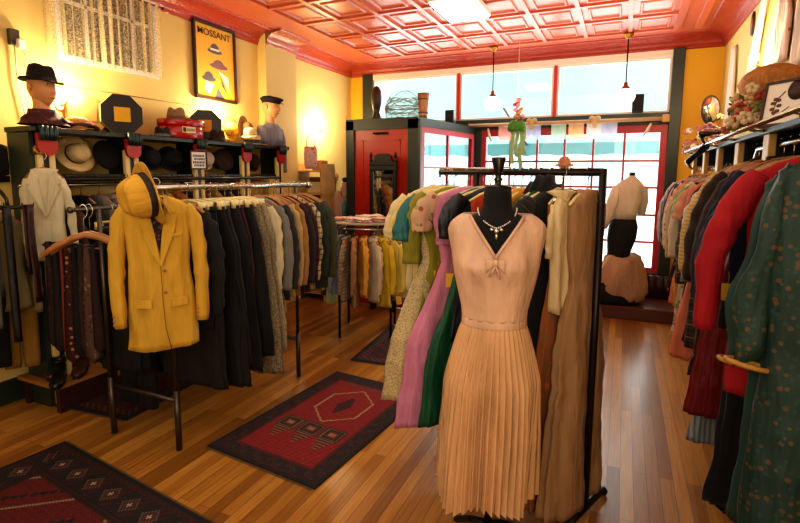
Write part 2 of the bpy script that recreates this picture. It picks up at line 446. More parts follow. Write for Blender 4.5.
area('ceiling_bounce_fill', (-.9, 4.9, 2.2), (PI, 0, 0), 2.6, 1.8, 34, (1, .93, .86))  # added uplight that brightens the ceiling near the window, no fixture
area('warm_side_fill', (.3, -.9, 1.75), (math.radians(88), 0, math.radians(42)), 1.6, 1.4, 46, (1, .90, .72))

# ceiling fluorescent fixture
t = thing('ceiling_light', 'white fluorescent ceiling light, bright panel near top of view', 'ceiling light', (-1.40, 4.36, ZC-.024))
b = B(); bx(b, -.20, .20, -.30, .30, -.06, 0); bev(b, .01); mk('housing', b, M_white, t, smooth=False)
b = B(); bx(b, -.18, .18, -.28, .28, -.075, -.061); mk('diffuser', b, emis('tube_glow', '#FFF6E6', 14), t, smooth=False)

# small clamp lamps that wash the walls with light
def wall_lamp(lab, loc, dirx, e, wash=True):
    t = thing('wall_lamp', lab, 'lamp', loc, (0, 0, 0), None)
    b = B(); lathe(b, [(.035, 0), (.035, .012), (.03, .015)], 16, Matrix.Rotation(dirx*PI/2, 4, 'Y')); mk('back_plate', b, M_white, t)
    b = B(); tube(b, [(dirx*.01, 0, 0), (dirx*.07, 0, .0), (dirx*.09, 0, .03)], .008); mk('arm', b, M_gold, t)
    b = B(); ell(b, (dirx*.10, 0, .075), (.028, .028, .038), 16, 10); mk('bulb', b, emis('warm_bulb', '#FFE2A8', 90), t)
    point('bulb_light', (loc[0]+dirx*.17, loc[1], loc[2]+.08), e, WARM, .05)
wall_lamp('glowing bulb on left wall behind the dark fedora mannequin head', (XL, 2.30, 2.02), 1, 34)
wall_lamp('glowing bulb on left wall beside the framed poster, above hat boxes', (XL, 3.76, 2.04), 1, 30)
wall_lamp('glowing bulb in the far left corner above the wooden shelves', (XL, 5.55, 2.08), 1, 46)
wall_lamp('glowing bulb on right wall above the fur hat', (XR, 4.42, 2.32), -1, 34)

# pendant globes
for i, x in enumerate((-1.50, -.05)):
    t = thing('pendant_lamp', ('white globe pendant lamp hanging left, nearer the vestibule', 'white globe pendant lamp hanging right, nearer the yellow wall strip')[i], 'pendant lamp', (x, 6.0, ZC-.02), 0, 'globe pendant lamps by the shop window')
    b = B(); lathe(b, [(.0, 0), (.05, -.002), (.05, -.02), (.02, -.05), (.008, -.06)], 16); mk('ceiling_rose', b, M_gold, t)
    t.scale = (1, 1, .96); b = B(); tube(b, [(0, 0, -.05), (0, 0, -.54)], .007); mk('rod', b, M_dsteel, t)
    b = B(); lathe(b, [(.008, -.52), (.02, -.53), (.022, -.56), (.045, -.585), (.045, -.61)], 16); mk('fitter', b, paint('copper', '#A5562C', .35, .8), t)
    b = B(); lathe(b, [(.04, -.60), (.075, -.62), (.098, -.66), (.10, -.69), (.085, -.73), (.05, -.76), (.01, -.77)], 24); mk('globe_shade', b, emis('opal_glow', '#FFF3DC', 5.5), t)

# ------------------------------------------------------------------ left wall: window behind lace curtain, switch, poster
w = thing('window_6', None, None, (XL, 2.72, 2.60)); w['kind'] = 'structure'
def dark_glass():
    m = N('patterned_dark_glass'); v = m.coord((1, 60, 60)); vo = m.n('ShaderNodeTexVoronoi'); vo.inputs['Scale'].default_value = 1; m.l(v, vo.inputs['Vector'])
    return m.done(m.bsdf(m.ramp(vo.outputs['Distance'], [(.3, hexc('#2c2620')), (.7, hexc('#8a7f6c'))]), .4))
b = B(); bx(b, .0, .012, -.38, .38, -.22, .34); mk('pane', b, dark_glass(), w, smooth=False)
b = B()
for a in ((-.42, -.38, -.26, .38), (.38, .42, -.26, .38), (-.38, .38, .34, .38), (-.38, .38, -.26, -.22)): bx(b, 0, .03, *a)
for y in (-.19, 0, .19): bx(b, .012, .022, y-.01, y+.01, -.22, .34)
bx(b, .012, .022, -.38, .38, .14, .165); mk('window_frame', b, M_white, w, smooth=False)
t = thing('lace_curtain', 'sheer cream lace curtain over the small high left window', 'curtain', (XL+.05, 2.68, 2.93))
b = B(); tube(b, [(0, -.50, 0), (0, .50, 0)], .006); ell(b, (0, -.51, 0), (.012, .014, .012)); ell(b, (0, .51, 0), (.012, .014, .012)); mk('curtain_rod', b, M_dwood, t)
b = B(); R = []
for j in range(13):
    z = .01-.60*j/12; R.append([Vector((.008+.012*math.sin(i*1.05)+.006*math.sin(i*.41+j*.2), -.48+.96*i/95, z-.02*math.sin(i*.06+.3)*(j/12))) for i in range(96)])
skin(b, R, closed=False)
def lace_m():
    m = N('cream_lace'); v = m.coord(); sp = m.n('ShaderNodeSeparateXYZ'); m.l(v, sp.inputs[0])
    q = m.math('FRACT', m.math('ADD', m.math('MULTIPLY', sp.outputs[1], 14.0), 50)); band = m.math('LESS_THAN', q, .35)
    vo = m.n('ShaderNodeTexVoronoi'); vo.inputs['Scale'].default_value = 80; m.l(v, vo.inputs['Vector'])
    a = m.math('ADD', m.math('MULTIPLY', band, .5), m.math('MULTIPLY', m.math('LESS_THAN', vo.outputs['Distance'], .4), .32))
    sh = m.bsdf(hexc('#E3D3A0'), .8); m.l(m.math('ADD', a, .16), sh.node.inputs['Alpha']); return m.done(sh)
mk('curtain_cloth', b, lace_m(), t)
t = thing('switch_box', 'grey metal switch box with cable on left wall above fedora head', 'switch', (XL, 2.03, 2.42))
b = B(); bx(b, 0, .035, -.03, .03, -.05, .05); bev(b, .004); mk('box', b, M_steel, t, smooth=False)
b = B(); bx(b, .035, .07, -.0, .045, -.07, -.01); bev(b, .005); mk('plug', b, M_white, t, smooth=False)
b = B(); tube(b, [(.02, -.0, -.05), (.02, .0, -.3), (.02, .03, -.5), (.02, .15, -.55)], .006, 6); tube(b, [(.05, .03, -.07), (.06, .06, -.16), (.04, .14, -.22), (.02, .2, -.30)], .004, 6); mk('cable', b, M_white, t)
b = B(); tube(b, [(XL+.004, 2.35, 2.165), (XL+.004, 3.5, 2.165)], .004, 5); o = mk('wall_cable', b, paint('brown_cable', '#9c7b3a', .6)); tag(o, 'thin tan cable running along left wall below the lace curtain', 'cable')

# poster
t = thing('framed_poster', 'yellow hat poster in a black frame on the left wall, reading MOSSANT', 'poster', (XL+.005, 3.80, 2.60), (0, 0, PI/2))
# local: x runs along the wall (world +Y), z up, -y faces the room
b = B(); W, H, tt = .27, .355, .022
for a in ((-W, W, H-tt, H), (-W, W, -H, -H+tt), (-W, -W+tt, -H+tt, H-tt), (W-tt, W, -H+tt, H-tt)): bx(b, a[0], a[1], -.035, 0, a[2], a[3])
bev(b, .003); mk('frame', b, M_dwood, t, smooth=False)
b = B(); bx(b, -W+tt, W-tt, -.012, 0, -H+tt, H-tt); mk('print', b, paint('poster_yellow', '#E8B22E', .5, var=.04), t, smooth=False)
M_pg = paint('poster_slate', '#5c5560', .5); M_pw = paint('poster_white', '#E9E1CF', .5); M_pm = paint('poster_mauve', '#8a5f60', .5)
def flat(name, pts, m, y=-.0135):
    b = B(); vs = [b.verts.new((p[0], y, p[1])) for p in pts]; b.faces.new(vs); mk(name, b, m, t, smooth=False)
def arc(cx, cz, rx, rz, a0, a1, n=14): return [(cx+rx*math.cos(a0+(a1-a0)*k/n), cz+rz*math.sin(a0+(a1-a0)*k/n)) for k in range(n+1)]
flat('printed_hat', arc(.0, .115, .06, .07, 0, PI), M_pg); flat('printed_brim', arc(.0, .112, .095, .022, 0, 2*PI), M_pg, -.0140)
flat('printed_band', [(-.058, .118), (.058, .118), (.058, .138), (-.058, .138)], M_pw, -.0142)
flat('printed_hat', arc(.045, -.02, .075, .06, 0, PI), M_pm); flat('printed_brim', arc(.045, -.022, .12, .026, 0, 2*PI), M_pm, -.0140)
flat('printed_hat', arc(-.09, -.15, .06, .06, .3, PI+.3), M_pg); flat('printed_brim', arc(-.09, -.155, .09, .024, 0, 2*PI), M_pg, -.0140)
flat('printed_shape', [(.03, -.06), (.17, -.24), (.17, -.11)], M_pw); flat('printed_shape', [(-.13, -.18), (-.03, -.20), (-.08, -.30), (-.15, -.26)], M_pw)
flat('printed_shape', [(.02, -.22), (.11, -.33), (-.02, -.33)], M_pg)
flat('printed_shape', [(.06, -.1), (.15, -.28), (.08, -.2)], M_pg, -.0138)
def text(s, size, m, parent, loc, rot, sx=1.0, name='lettering', shear=0):
    cu = bpy.data.curves.new('lettering', 'FONT'); cu.body = s; cu.size = size; cu.align_x = 'CENTER'; cu.align_y = 'CENTER'; cu.extrude = .0008; cu.offset = size*.006; cu.shear = shear
    tmp = bpy.data.objects.new('lettering_tmp', cu); COL.objects.link(tmp)
    bpy.context.view_layer.update(); me = bpy.data.meshes.new_from_object(tmp.evaluated_get(bpy.context.evaluated_depsgraph_get()))
    bpy.data.objects.remove(tmp); me.materials.clear(); me.materials.append(m)
    o = bpy.data.objects.new(name, me); COL.objects.link(o); o.parent = parent; o.location = loc; o.rotation_euler = rot; o.scale = (sx, 1, 1); return o
text('MOSSANT', .086, M_dwood, t, (0, -.0145, .268), (PI/2, 0, 0), 1.08)

# ------------------------------------------------------------------ hats and heads
FELT = {}
def felt(c, pat=None):
    return fab('felt_'+c.strip('#')+(pat or ''), c, pat or 'plain', None, rough=.95)
def hat(kind, label, loc, rot, c, band='#1a1410', s=1.0, group=None, pat=None, nm=None):
    t = thing(nm or {'fedora': 'fedora_hat', 'bowler': 'bowler_hat', 'boater': 'boater_hat', 'cap': 'flat_cap', 'beret': 'beret', 'straw': 'straw_hat', 'cloche': 'cloche_hat'}[kind], label, 'hat', loc, rot, group)
    m = felt(c, pat); n = 32
    def crown(prof, sx=1, sy=1, pinch=0, crease=0):
        b = B(); R = []
        for r, z in prof:
            ring = []
            for k in range(n):
                a = 2*PI*k/n; x = r*math.cos(a)*sx; y = r*math.sin(a)*sy; zz = z
                if pinch and z > .05: x *= 1-pinch*max(0, -y/.1)*(z-.05)/.07
                if crease and z > .085: zz = z-crease*math.exp(-(x/.028)**2)
                ring.append(Vector((x*s, y*s, zz*s)))
            R.append(ring)
        skin(b, R, False, True); return mk('crown', b, m, t)
    def brim(r0, r1, up, dn=.012, sx=1, sy=1, th=.003):
        b = B(); R = []
        for j, (f, dz) in enumerate(((0, 0), (.35, 0), (.7, 0), (1, 0), (1, -th), (.5, -th), (0, -th))):
            ring = []
            for k in range(n):
                a = 2*PI*k/n; r = r0+(r1-r0)*f; e = f*f
                z = e*(up*abs(math.cos(a))**2 - dn*max(0, -math.sin(a))**2)+dz
                ring.append(Vector((r*math.cos(a)*sx*s, r*math.sin(a)*sy*s, z*s)))
            R.append(ring)
        skin(b, R, False, False); return mk('brim', b, m, t)
    def ribbon(r, z0, z1, sx=1, sy=1, mm=None):
        b = B(); lathe(b, [(r*s, z0*s), (r*1.0*s, z1*s), ((r-.003)*s, z1*s), ((r-.003)*s, z0*s)], n, None, 0, sx, sy, False); return mk('hat_band', b, mm or fab('ribbon_'+band.strip('#'), band, rough=.6), t)
    if kind == 'fedora':
        crown([(.088, 0), (.088, .03), (.083, .06), (.078, .09), (.070, .108), (.052, .118), (.03, .118), (.008, .117)], .92, 1.12, .32, .032)
        brim(.086, .132, .018, .020, .95, 1.1); ribbon(.0905, .002, .03, .92, 1.12)
    elif kind == 'bowler':
        crown([(.088, 0), (.09, .03), (.088, .06), (.078, .088), (.058, .105), (.03, .115), (.006, .117)], .94, 1.12)
        brim(.086, .128, .03, .0, .95, 1.1); ribbon(.0915, .002, .024, .94, 1.12)
    elif kind == 'boater':
        crown([(.09, 0), (.09, .075), (.086, .08), (.04, .081), (.006, .081)], .95, 1.1)
        brim(.088, .15, 0, 0, .95, 1.08, .005); ribbon(.0915, .002, .045, .95, 1.1)
    elif kind in ('straw', 'cloche'):
        crown([(.092, 0), (.09, .04), (.084, .07), (.068, .092), (.04, .104), (.006, .107)], .96, 1.08, .1 if kind == 'straw' else 0)
        brim(.09, .17 if kind == 'straw' else .125, .01, .01 if kind == 'straw' else .03, .97, 1.05); ribbon(.094, .002, .022, .96, 1.08)
    elif kind == 'beret':
        crown([(.07, 0), (.075, .01), (.115, .022), (.13, .04), (.118, .058), (.07, .07), (.006, .074)]); b = B(); tube(b, [(0, 0, .07*s), (0, 0, .085*s)], .004); mk('stalk', b, m, t)
    elif kind == 'cap':
        b = B(); R = []
        for r, z, sh in ((.085, 0, 0), (.092, .018, -.004), (.112, .040, -.012), (.112, .052, -.014), (.085, .068, -.006), (.04, .076, 0), (.006, .078, 0)):
            R.append([Vector((r*.95*math.cos(2*PI*k/n)*s, (r*1.15*math.sin(2*PI*k/n)+sh)*s, (z-.012*max(0, -math.sin(2*PI*k/n)))*s)) for k in range(n)])
        skin(b, R, False, True); mk('crown', b, m, t)
        b = B(); top = []; bot = []
        for k in range(15):
            a = PI+PI*k/14; o_ = Vector((.083*math.cos(a)*s, (-.075+.068*math.sin(a))*s, (.008-.018*abs(math.sin(a)))*s)); i_ = Vector((.080*math.cos(a)*s, (-.045+.05*math.sin(a))*s, .012*s)); top.append(o_); bot.append(i_)
        skin(b, [bot, top, [p-Vector((0, 0, .004*s)) for p in top], [p-Vector((0, 0, .004*s)) for p in bot]], closed=False); mk('visor', b, m, t)
        b = B(); ell(b, (0, 0, .079*s), (.007*s, .007*s, .004*s)); mk('button', b, m, t)
    return t

def head_bm(neck=.06, bust=True):
    b = B(); R = []; n = 40; m_ = 30
    for j in range(1, m_):
        th = PI*j/m_; ring = []
        for k in range(n):
            a = 2*PI*k/n; ux, uy, uz = math.sin(th)*math.cos(a), math.sin(th)*math.sin(a), math.cos(th)
            x, y, z = .074*ux, .094*uy, .122*uz
            lo = max(0, -uz)
            x *= 1-.38*lo**1.8; y = y*(1-.18*lo**2) if y > 0 else y*(1+.0*lo)
            if uy > 0: y *= 1-.25*lo
            if y < -.02:
                fr = min(1, (-y-.02)/.04)
                g = 0
                if -.034 < z < .025: g = (.025-z)/.059
                elif -.046 < z <= -.034: g = max(0, 1-(-.034-z)/.012)
                y -= fr*.026*g*math.exp(-(x/(.008+.006*g))**2)
                y += fr*.011*math.exp(-((abs(x)-.031)/.014)**2-((z-.022)/.012)**2)
                y -= fr*.006*math.exp(-((z-.042)/.010)**2)*math.exp(-(x/.05)**2)
                y -= fr*.006*math.exp(-(x/.02)**2)*(math.exp(-((z+.060)/.005)**2)+math.exp(-((z+.071)/.005)**2))
                y += fr*.004*math.exp(-((z+.082)/.006)**2)*math.exp(-(x/.025)**2)
                y -= fr*.010*math.exp(-((z+.102)/.014)**2)*math.exp(-(x/.02)**2)
            ring.append(Vector((x, y, z)))
        R.append(ring)
    skin(b, R)
    for s in (-1, 1):
        M = Matrix.Translation((s*.073, .008, .0)) @ Matrix.Rotation(s*.3, 4, 'Z')
        lathe(b, [(.001, -.0), (.016, .002), (.018, .007), (.010, .009), (.002, .006)], 14, M @ Matrix.Rotation(s*PI/2, 4, 'Y') @ Matrix.Diagonal((1.6, 1, 1, 1)))
    # neck
    lathe(b, [(.052, -.06), (.050, -.10), (.053, -.14), (.060, -.14-neck*.6), (.085, -.16-neck)], 24, Matrix.Translation((0, .012, 0)))
    return b

M_skin = paint('mannequin_flesh_paint', '#C98E5B', .5, var=.06, nscale=9)
def eyes(t, loc=(0, 0, 0)):
    b = B()
    for s in (-1, 1): ell(b, (s*.031+loc[0], -.074+loc[1], .020+loc[2]), (.012, .008, .006))
    mk('eye', b, paint('eye_white', '#d9cfc0', .2), t)
    for s in (-1, 1): b = B(); ell(b, (s*.031+loc[0], -.081+loc[1], .020+loc[2]), (.005, .003, .005)); mk('pupil', b, M_blk, t)
    for s in (-1, 1): b = B(); tube(b, [(s*.018+loc[0], -.088, .040+loc[2]), (s*.032+loc[0], -.088, .045+loc[2]), (s*.048+loc[0], -.078, .040+loc[2])], .0028, 6); mk('eyebrow', b, M_dwood, t)
    b = B(); tube(b, [(-.02, -.083, -.064+loc[2]), (0, -.093, -.066+loc[2]), (.02, -.083, -.064+loc[2])], [.001, .005, .001], 8); mk('lips', b, paint('lip_paint', '#A5553f', .4), t)

# ------------------------------------------------------------------ left hat shelf built along the wall
SX, ZT, ZL = -3.36, 1.83, 1.535
t = thing('hat_shelf', 'long dark green hat shelf with cream pillars and red brackets along left wall', 'shelf', (XL, 3.2, 0))
def lw(b, x0, x1, y0, y1, z0, z1): bx(b, x0-XL, x1-XL, y0-3.2, y1-3.2, z0, z1)
b = B(); lw(b, XL+.10, SX+.03, 1.88, 4.46, ZT-.035, ZT); bev(b, .004); mk('top_board', b, M_blkgrn, t, smooth=False)
b = B(); lw(b, XL+.10, SX-.01, 1.90, 4.34, ZL-.02, ZL); bev(b, .003); mk('lower_board', b, M_blkgrn, t, smooth=False)
b = B(); lw(b, XL+.085, XL+.10, 1.90, 4.34, 1.2, ZT-.036); mk('back_panel', b, paint('tan_back_panel', '#D9B465', .6), t, smooth=False)
b = B(); lw(b, XL+.11, SX-.02, 1.89, 1.92, 0, ZT-.036); mk('end_panel', b, M_grn, t, smooth=False)
for y in (1.975, 2.58, 3.22, 3.80, 4.33):
    b = B(); lw(b, XL+.10, SX-.03, y-.012, y+.012, ZL, ZT-.036); mk('divider', b, M_blkgrn, t, smooth=False)
    b = B(); lw(b, SX-.03, SX+.005, y-.055, y-.018, 0, ZT-.12); lw(b, SX-.03, SX+.005, y+.018, y+.055, 0, ZT-.12); bev(b, .004); mk('pillar', b, M_cream, t, smooth=False)
    b = B(); lw(b, SX-.035, SX-.005, y-.018, y+.018, 0, ZT-.036); mk('pillar_groove', b, M_blk, t, smooth=False)
    b = B(); R = []
    for dx in (0, .025):
        R.append([Vector((SX+.006+dx-XL, y-3.2+p[0], ZT-.04+p[1])) for p in [(-.06, 0), (.06, 0), (.06, -.09)]+[(.06*math.cos(a), -.09-.05*math.sin(a)) for a in [PI*k/8 for k in range(1, 8)]]+[(-.06, -.09)]])
    skin(b, R); mk('bracket', b, M_bracket, t, smooth=False)
    b = B()
    for k in range(4): tube(b, [(SX+.045-XL, y-3.2-.042+.028*k, ZT+.005), (SX+.05-XL, y-3.2-.042+.028*k, ZT-.05), (SX+.04-XL, y-3.2-.04+.026*k, ZT-.085)], [.015, .015, .008], 8)
    mk('capital', b, paint('capital_green', '#17332f', .4), t)
b = B(); tube(b, [(SX+.02-XL, 1.9-3.2, ZL-.035), (SX+.02-XL, 4.3-3.2, ZL-.035)], .013)
for i in range(48): yy = 1.92-3.2+i*.05; tube(b, [(SX+.02-XL, yy, ZL-.035), (SX+.02-XL, yy+.0, ZL+.0)], .003, 4)
mk('wire_edge', b, M_dsteel, t)
b = B(); tube(b, [(XL+.22-XL, 1.87-3.2, 1.46), (XL+.22-XL, 4.3-3.2, 1.46)], .012); mk('clothes_rail', b, M_chrome, t)

BAY = 'hats displayed in the bays of the green shelf'
RX = PI/2
def hang(kind, label, y, z, c, band='#14100d', s=.95, tilt=0, **k):
    x = SX-.13
    return hat(kind, label, (x-.03, y, z), (tilt, RX-.25, 0), c, band, s*.86, **k)
hang('straw', 'natural straw panama hat with black band, leftmost in the shelf bays', 2.27, 1.675, '#D2B47C', s=.92)
hang('beret', 'round black felt hat in the bay right of the straw panama', 2.48, 1.665, '#0e0d0e', s=1.0)
hang('bowler', 'black bowler hat, middle one of three black hats in the bays', 2.84, 1.66, '#0c0c0e', s=.98)
hang('fedora', 'black fedora hanging left of the small framed card', 3.06, 1.66, '#101014', s=1.0)
hang('cloche', 'pale grey cloth hat just right of the small framed card', 3.43, 1.665, '#CBB79F', '#b8a58c', s=.95)
hang('cap', 'dark brown tweed cap right of the pale cloth hat', 3.66, 1.66, '#38251a', pat='tweed', s=1.15)
hang('cloche', 'dark brown felt hat in the last bay of the shelf', 4.06, 1.66, '#2b1911', s=1.0)

def card(label, cat, loc, rot, w, h, nm='framed_card'):
    t = thing(nm, label, cat, loc, rot)
    b = B()
    for a in ((-w, w, h-.012, h), (-w, w, -h, -h+.012), (-w, -w+.012, -h+.012, h-.012), (w-.012, w, -h+.012, h-.012)): bx(b, a[0], a[1], -.014, 0, a[2], a[3])
    mk('frame', b, M_dwood, t, smooth=False)
    b = B(); bx(b, -w+.012, w-.012, -.008, 0, -h+.012, h-.012); mk('card', b, M_white, t, smooth=False); return t
t = card('small dark framed card with blue lettering fixed to a shelf pillar', 'sign', (SX+.035, 3.18, 1.655), (0, 0, PI/2-.3), .075, .08)
mbl = paint('blue_ink', '#24506e', .5)
b = B()
for r_, z in enumerate((.035, .008, -.02, -.045)):
    x = -.05+.01*(r_ % 2)
    while x < .048:
        w_ = rnd.uniform(.006, .014); bx(b, x, x+w_, -.0095, -.0085, z-.009, z+.009); x += w_+.004
mk('lettering', b, mbl, t, smooth=False)

# items on top of the shelf
def octbox(label, y, x, r, d, rz, cbody, clab, tx=.0, striped=False):
    t = thing('hat_box', label, 'hat box', (x, y, ZT+.001), (0, 0, rz)); 
    c = math.cos(PI/8)*r
    def octa(b, rr, y0, y1): skin(b, [[Vector((rr*math.cos(PI/8+k*PI/4), yy, c+rr*math.sin(PI/8+k*PI/4))) for k in range(8)] for yy in (y0, y1)])
    b = B(); octa(b, r*.97, -d/2+.02, d/2); mk('box', b, paint('box_'+cbody.strip('#'), cbody, .5), t, smooth=False)
    b = B(); octa(b, r, -d/2, -d/2+.05); bev(b, .002); mk('lid', b, paint('lid_'+cbody.strip('#'), cbody, .5), t, smooth=False)
    if striped:
        b = B(); octa(b, r*1.006, -d/2+.010, -d/2+.022); octa(b, r*.985, d/2-.03, d/2-.018); mk('stripe', b, paint('box_cream_stripe', '#D9B65a', .5), t, smooth=False)
    b = B(); bx(b, -r*.36, r*.36, -d/2-.003, -d/2-.0005, c-r*.34, c+r*.34); mk('paper_label', b, paint('label_'+clab.strip('#'), clab, .6), t, smooth=False)
    return t
octbox('black octagonal hat box with yellow square label standing on the shelf', 2.60, -3.50, .155, .15, 1.25, '#1d1a18', '#D9A514', striped=True)
octbox('tan striped octagonal hat box behind the black one', 2.42, -3.60, .14, .10, 1.25, '#8c6a35', '#8c6a35', striped=True)
octbox('dark olive octagonal hat box with orange label behind the red round box', 3.52, -3.57, .155, .12, .75, '#2c2b22', '#D6921A')
# red round hat box
t = thing('round_hat_box', 'shiny red round hat box with cream label on the shelf', 'hat box', (-3.47, 3.15, ZT+.001))
b = B(); lathe(b, [(.172, 0), (.175, .005), (.175, .12)], 40, None, 0, .85, 1.15); mk('box', b, paint('red_lacquer', '#A3100f', .22, var=.05), t)
b = B(); lathe(b, [(.18, .105), (.182, .11), (.182, .15), (.176, .156), (.01, .157)], 40, None, 0, .85, 1.15); mk('lid', b, paint('red_lacquer', '#A3100f', .22), t)
M = Matrix.Rotation(math.radians(-20), 4, 'Z')
def lab(b, a0, a1, z0, z1, rr, dd=.0):
    R = []
    for k in range(9):
        a = a0+(a1-a0)*k/8; p = Vector(((rr+dd)*.85*math.cos(a), (rr+dd)*1.15*math.sin(a), 0)); R.append([p+Vector((0, 0, z0)), p+Vector((0, 0, z1))])
    skin(b, R, closed=False)
b = B(); lab(b, -.55, .05, .045, .095, .1785); mk('paper_label', b, paint('label_cream', '#E6D3A0', .6), t)
b = B(); lab(b, -.52, -.38, .052, .088, .1795)
a = -.34
while a < 0: lab(b, a, a+.03, .058, .082, .1795); a += .052
mk('lettering', b, M_dwood, t)
hat('fedora', 'grey brown felt hat resting on top of the red round hat box', (-3.50, 3.13, ZT+.162), (0, 0, .6), '#8b7350', '#5c4730', .9)
hat('fedora', 'small dark fedora on the shelf left of the red round box', (-3.44, 2.93, ZT+.006), (0, 0, .9), '#1c1a1c', '#6b675f', .72)
hat('cloche', 'tan felt hat lying on the shelf left of the octagonal boxes', (-3.50, 2.28, ZT+.014), (0, 0, .5), '#B98A48', '#8c6532', .85)
hat('fedora', 'dark brown fedora on the shelf right of the red round box', (-3.43, 3.52, ZT+.014), (0, 0, .9), '#3a2114', '#1f120b', .85)
hat('straw', 'flat golden straw hat leaning on the wall behind the boater', (-3.62, 3.88, ZT+.15), (0, RX-.15, 0), '#D8A53C', '#B98222', .78)
hat('straw', 'brown straw hat standing upright, right of the golden one', (-3.52, 3.98, ZT+.155), (0, RX-.1, .35), '#AE7C45', '#9c6d3a', .80)
hat('boater', 'striped straw boater with black band at the right of the shelf', (-3.42, 3.98, ZT+.002), (0, 0, .9), '#CDB27a', '#15120f', .95, pat=None)
hat('cloche', 'cream straw hat stacked on top of the striped boater', (-3.44, 3.97, ZT+.083), (0, 0, .4), '#E0CD96', '#C0A96e', .8)

# mannequin head with scarf, far left
t = thing('mannequin_head', 'flesh-coloured mannequin head wearing a burgundy scarf on the shelf end', 'mannequin head', (-3.47, 2.05, 2.085), (0, 0, 1.75))
o = mk('head', head_bm(.05), M_skin, t); eyes(t)
b = B()
R = []
for j in range(12):
    a = j/11; R.append([Vector(((.075+.075*a+.012*math.sin(3*q+j))*math.cos(q), (.07+.055*a+.01*math.sin(4*q+j))*math.sin(q)+.01, -.135-.10*a)) for q in [2*PI*k/32 for k in range(32)]])
skin(b, R, False, False); o = mk('scarf', b, fab('burgundy_scarf', '#4a1a16', 'floral', '#6b2a22', '#2a0f0c', sc=1.4), t)
b = B(); R = []
for j in range(14):
    a = j/13; c = Vector((.05+.30*a, -.03+.03*math.sin(a*6), -.195-.02*math.sin(a*PI)-.05*max(0, a-.75)*4)); w_ = .07-.02*a
    R.append([c+Vector((.0, w_*math.cos(q), .022*math.sin(q)+.008*math.sin(q*5+j))) for q in [2*PI*k/16 for k in range(16)]])
skin(b, R); mk('scarf_tail', b, MC['burgundy_scarf'], t)
hat('fedora', 'dark grey fedora worn by the mannequin head on the left shelf', (-3.47, 2.05, 2.128), (.04, 0, 1.75), '#191512', '#0a0808', .92)

# standing half mannequin in a grey shirt and flat cap
t = thing('shop_mannequin', 'half mannequin in a grey blue shirt standing at right end of the hat shelf', 'mannequin', (-3.46, 4.33, 2.235), (0, 0, 1.7))
M_shirt = fab('grey_blue_shirt', '#8C8F9C', 'plain')
mk('head', head_bm(.05), M_skin, t); eyes(t)
b = B(); R = []
for z, hw, ht in ((-.17, .06, .055), (-.185, .10, .07), (-.205, .155, .085), (-.24, .185, .095), (-.30, .17, .10), (-.402, .16, .095)):
    R.append([Vector((hw*math.cos(q), .01+ht*math.sin(q)+.003*math.sin(q*7), z)) for q in [2*PI*k/36 for k in range(36)]])
skin(b, R, True, True); mk('shirt', b, M_shirt, t)
b = B()
tube(b, [(.165, .01, -.22), (.20, -.0, -.32), (.215, -.01, -.45), (.21, -.015, -.60), (.205, -.02, -.68)], [.05, .052, .046, .04, .038], 16, flat=.8)
mk('sleeve', b, M_shirt, t)
b = B(); tube(b, [(-.165, .01, -.22), (-.20, .0, -.30), (-.19, -.01, -.372)], [.05, .052, .046], 16); mk('sleeve', b, M_shirt, t)
b = B()
for s in (-1, 1): skin(b, [[Vector((0, -.045, -.205)), Vector((s*.012, -.07, -.245))], [Vector((s*.055, -.04, -.165)), Vector((s*.075, -.075, -.215))], [Vector((s*.06, .03, -.155)), Vector((s*.085, .02, -.19))]], closed=False)
mk('collar', b, M_shirt, t)
hat('cap', 'dark flat cap on the grey-shirted mannequin', (-3.46, 4.33, 2.28), (.02, 0, 1.7), '#17130f', s=.98)

# ------------------------------------------------------------------ garments
def sgnpow(v, e): return math.copysign(abs(v)**e, v)
def gring(cx, cy, z, hw, ht, n=28, e=1.0, A=0.0, k=3, ph=0.0, R=0.0, kr=9, sag=0.0):
    out = []
    for i in range(n):
        a = 2*PI*i/n; c, s = math.cos(a), math.sin(a); r = 1+R*math.sin(kr*a+ph)
        x = hw*sgnpow(c, e)*r; y = ht*sgnpow(s, e)*r
        y += A*math.sin(k*x/max(hw, .01)*PI*.5+ph)
        out.append(Vector((cx+x, cy+y, z+sag*math.sin(2.3*a+ph))))
    return out

def lerp_levels(lv, z):
    for a, b_ in zip(lv[:-1], lv[1:]):
        if a[0] >= z >= b_[0]:
            t = (a[0]-z)/(a[0]-b_[0]+1e-9); t = t*t*(3-2*t) if False else t
            return [a[i]+(b_[i]-a[i])*t for i in range(1, len(a))]
    return list(lv[-1][1:])

def body_bm(lv, L, fold=.008, k=3, R=0.0, kr=11, n=44, seed=0, ph=None, dz=.03, sag=.006):
    """lv: (z, halfwidth, halfdepth) control levels; folds deepen towards the hem"""
    r = random.Random(seed); ph = r.uniform(0, 6) if ph is None else ph
    z0 = lv[0][0]; z1 = -L; zs = [l[0] for l in lv if l[0] > z1] ; z = zs[-1] if zs else z0
    zz = sorted(set([round(q, 4) for q in zs] + [round(z0-(z0-z1)*i/max(6, int((z0-z1)/dz)), 4) for i in range(max(6, int((z0-z1)/dz))+1)]), reverse=True)
    rings = []
    for q in zz:
        hw, ht = lerp_levels(lv, q); u = (z0-q)/(z0-z1)
        g = max(0, u-.12)/.88
        rg = gring(.004*math.sin(q*9+ph), 0, q, hw, ht, n, .8 if q > -.2 else .9, fold*g, k, ph+q*1.2, R*g, kr, sag*g if q < z1+.02 else 0)
        aa = min(.011, ht*.42)*min(1, .25+g*1.5)
        for p in rg:
            sd = seed*3.7; w1 = mn.noise((p.x*20+sd, (1 if p.y > 0 else 0)*5, q*3.2)); w2 = mn.noise((p.x*9+q*11+sd, 3.3, q*9-p.x*6))
            p.y += aa*(1.3*w1+.8*w2); p.x *= 1+.05*mn.noise((sd, q*7, 1 if p.x > 0 else 9))
        rings.append(rg)
    b = B(); skin(b, rings); return b

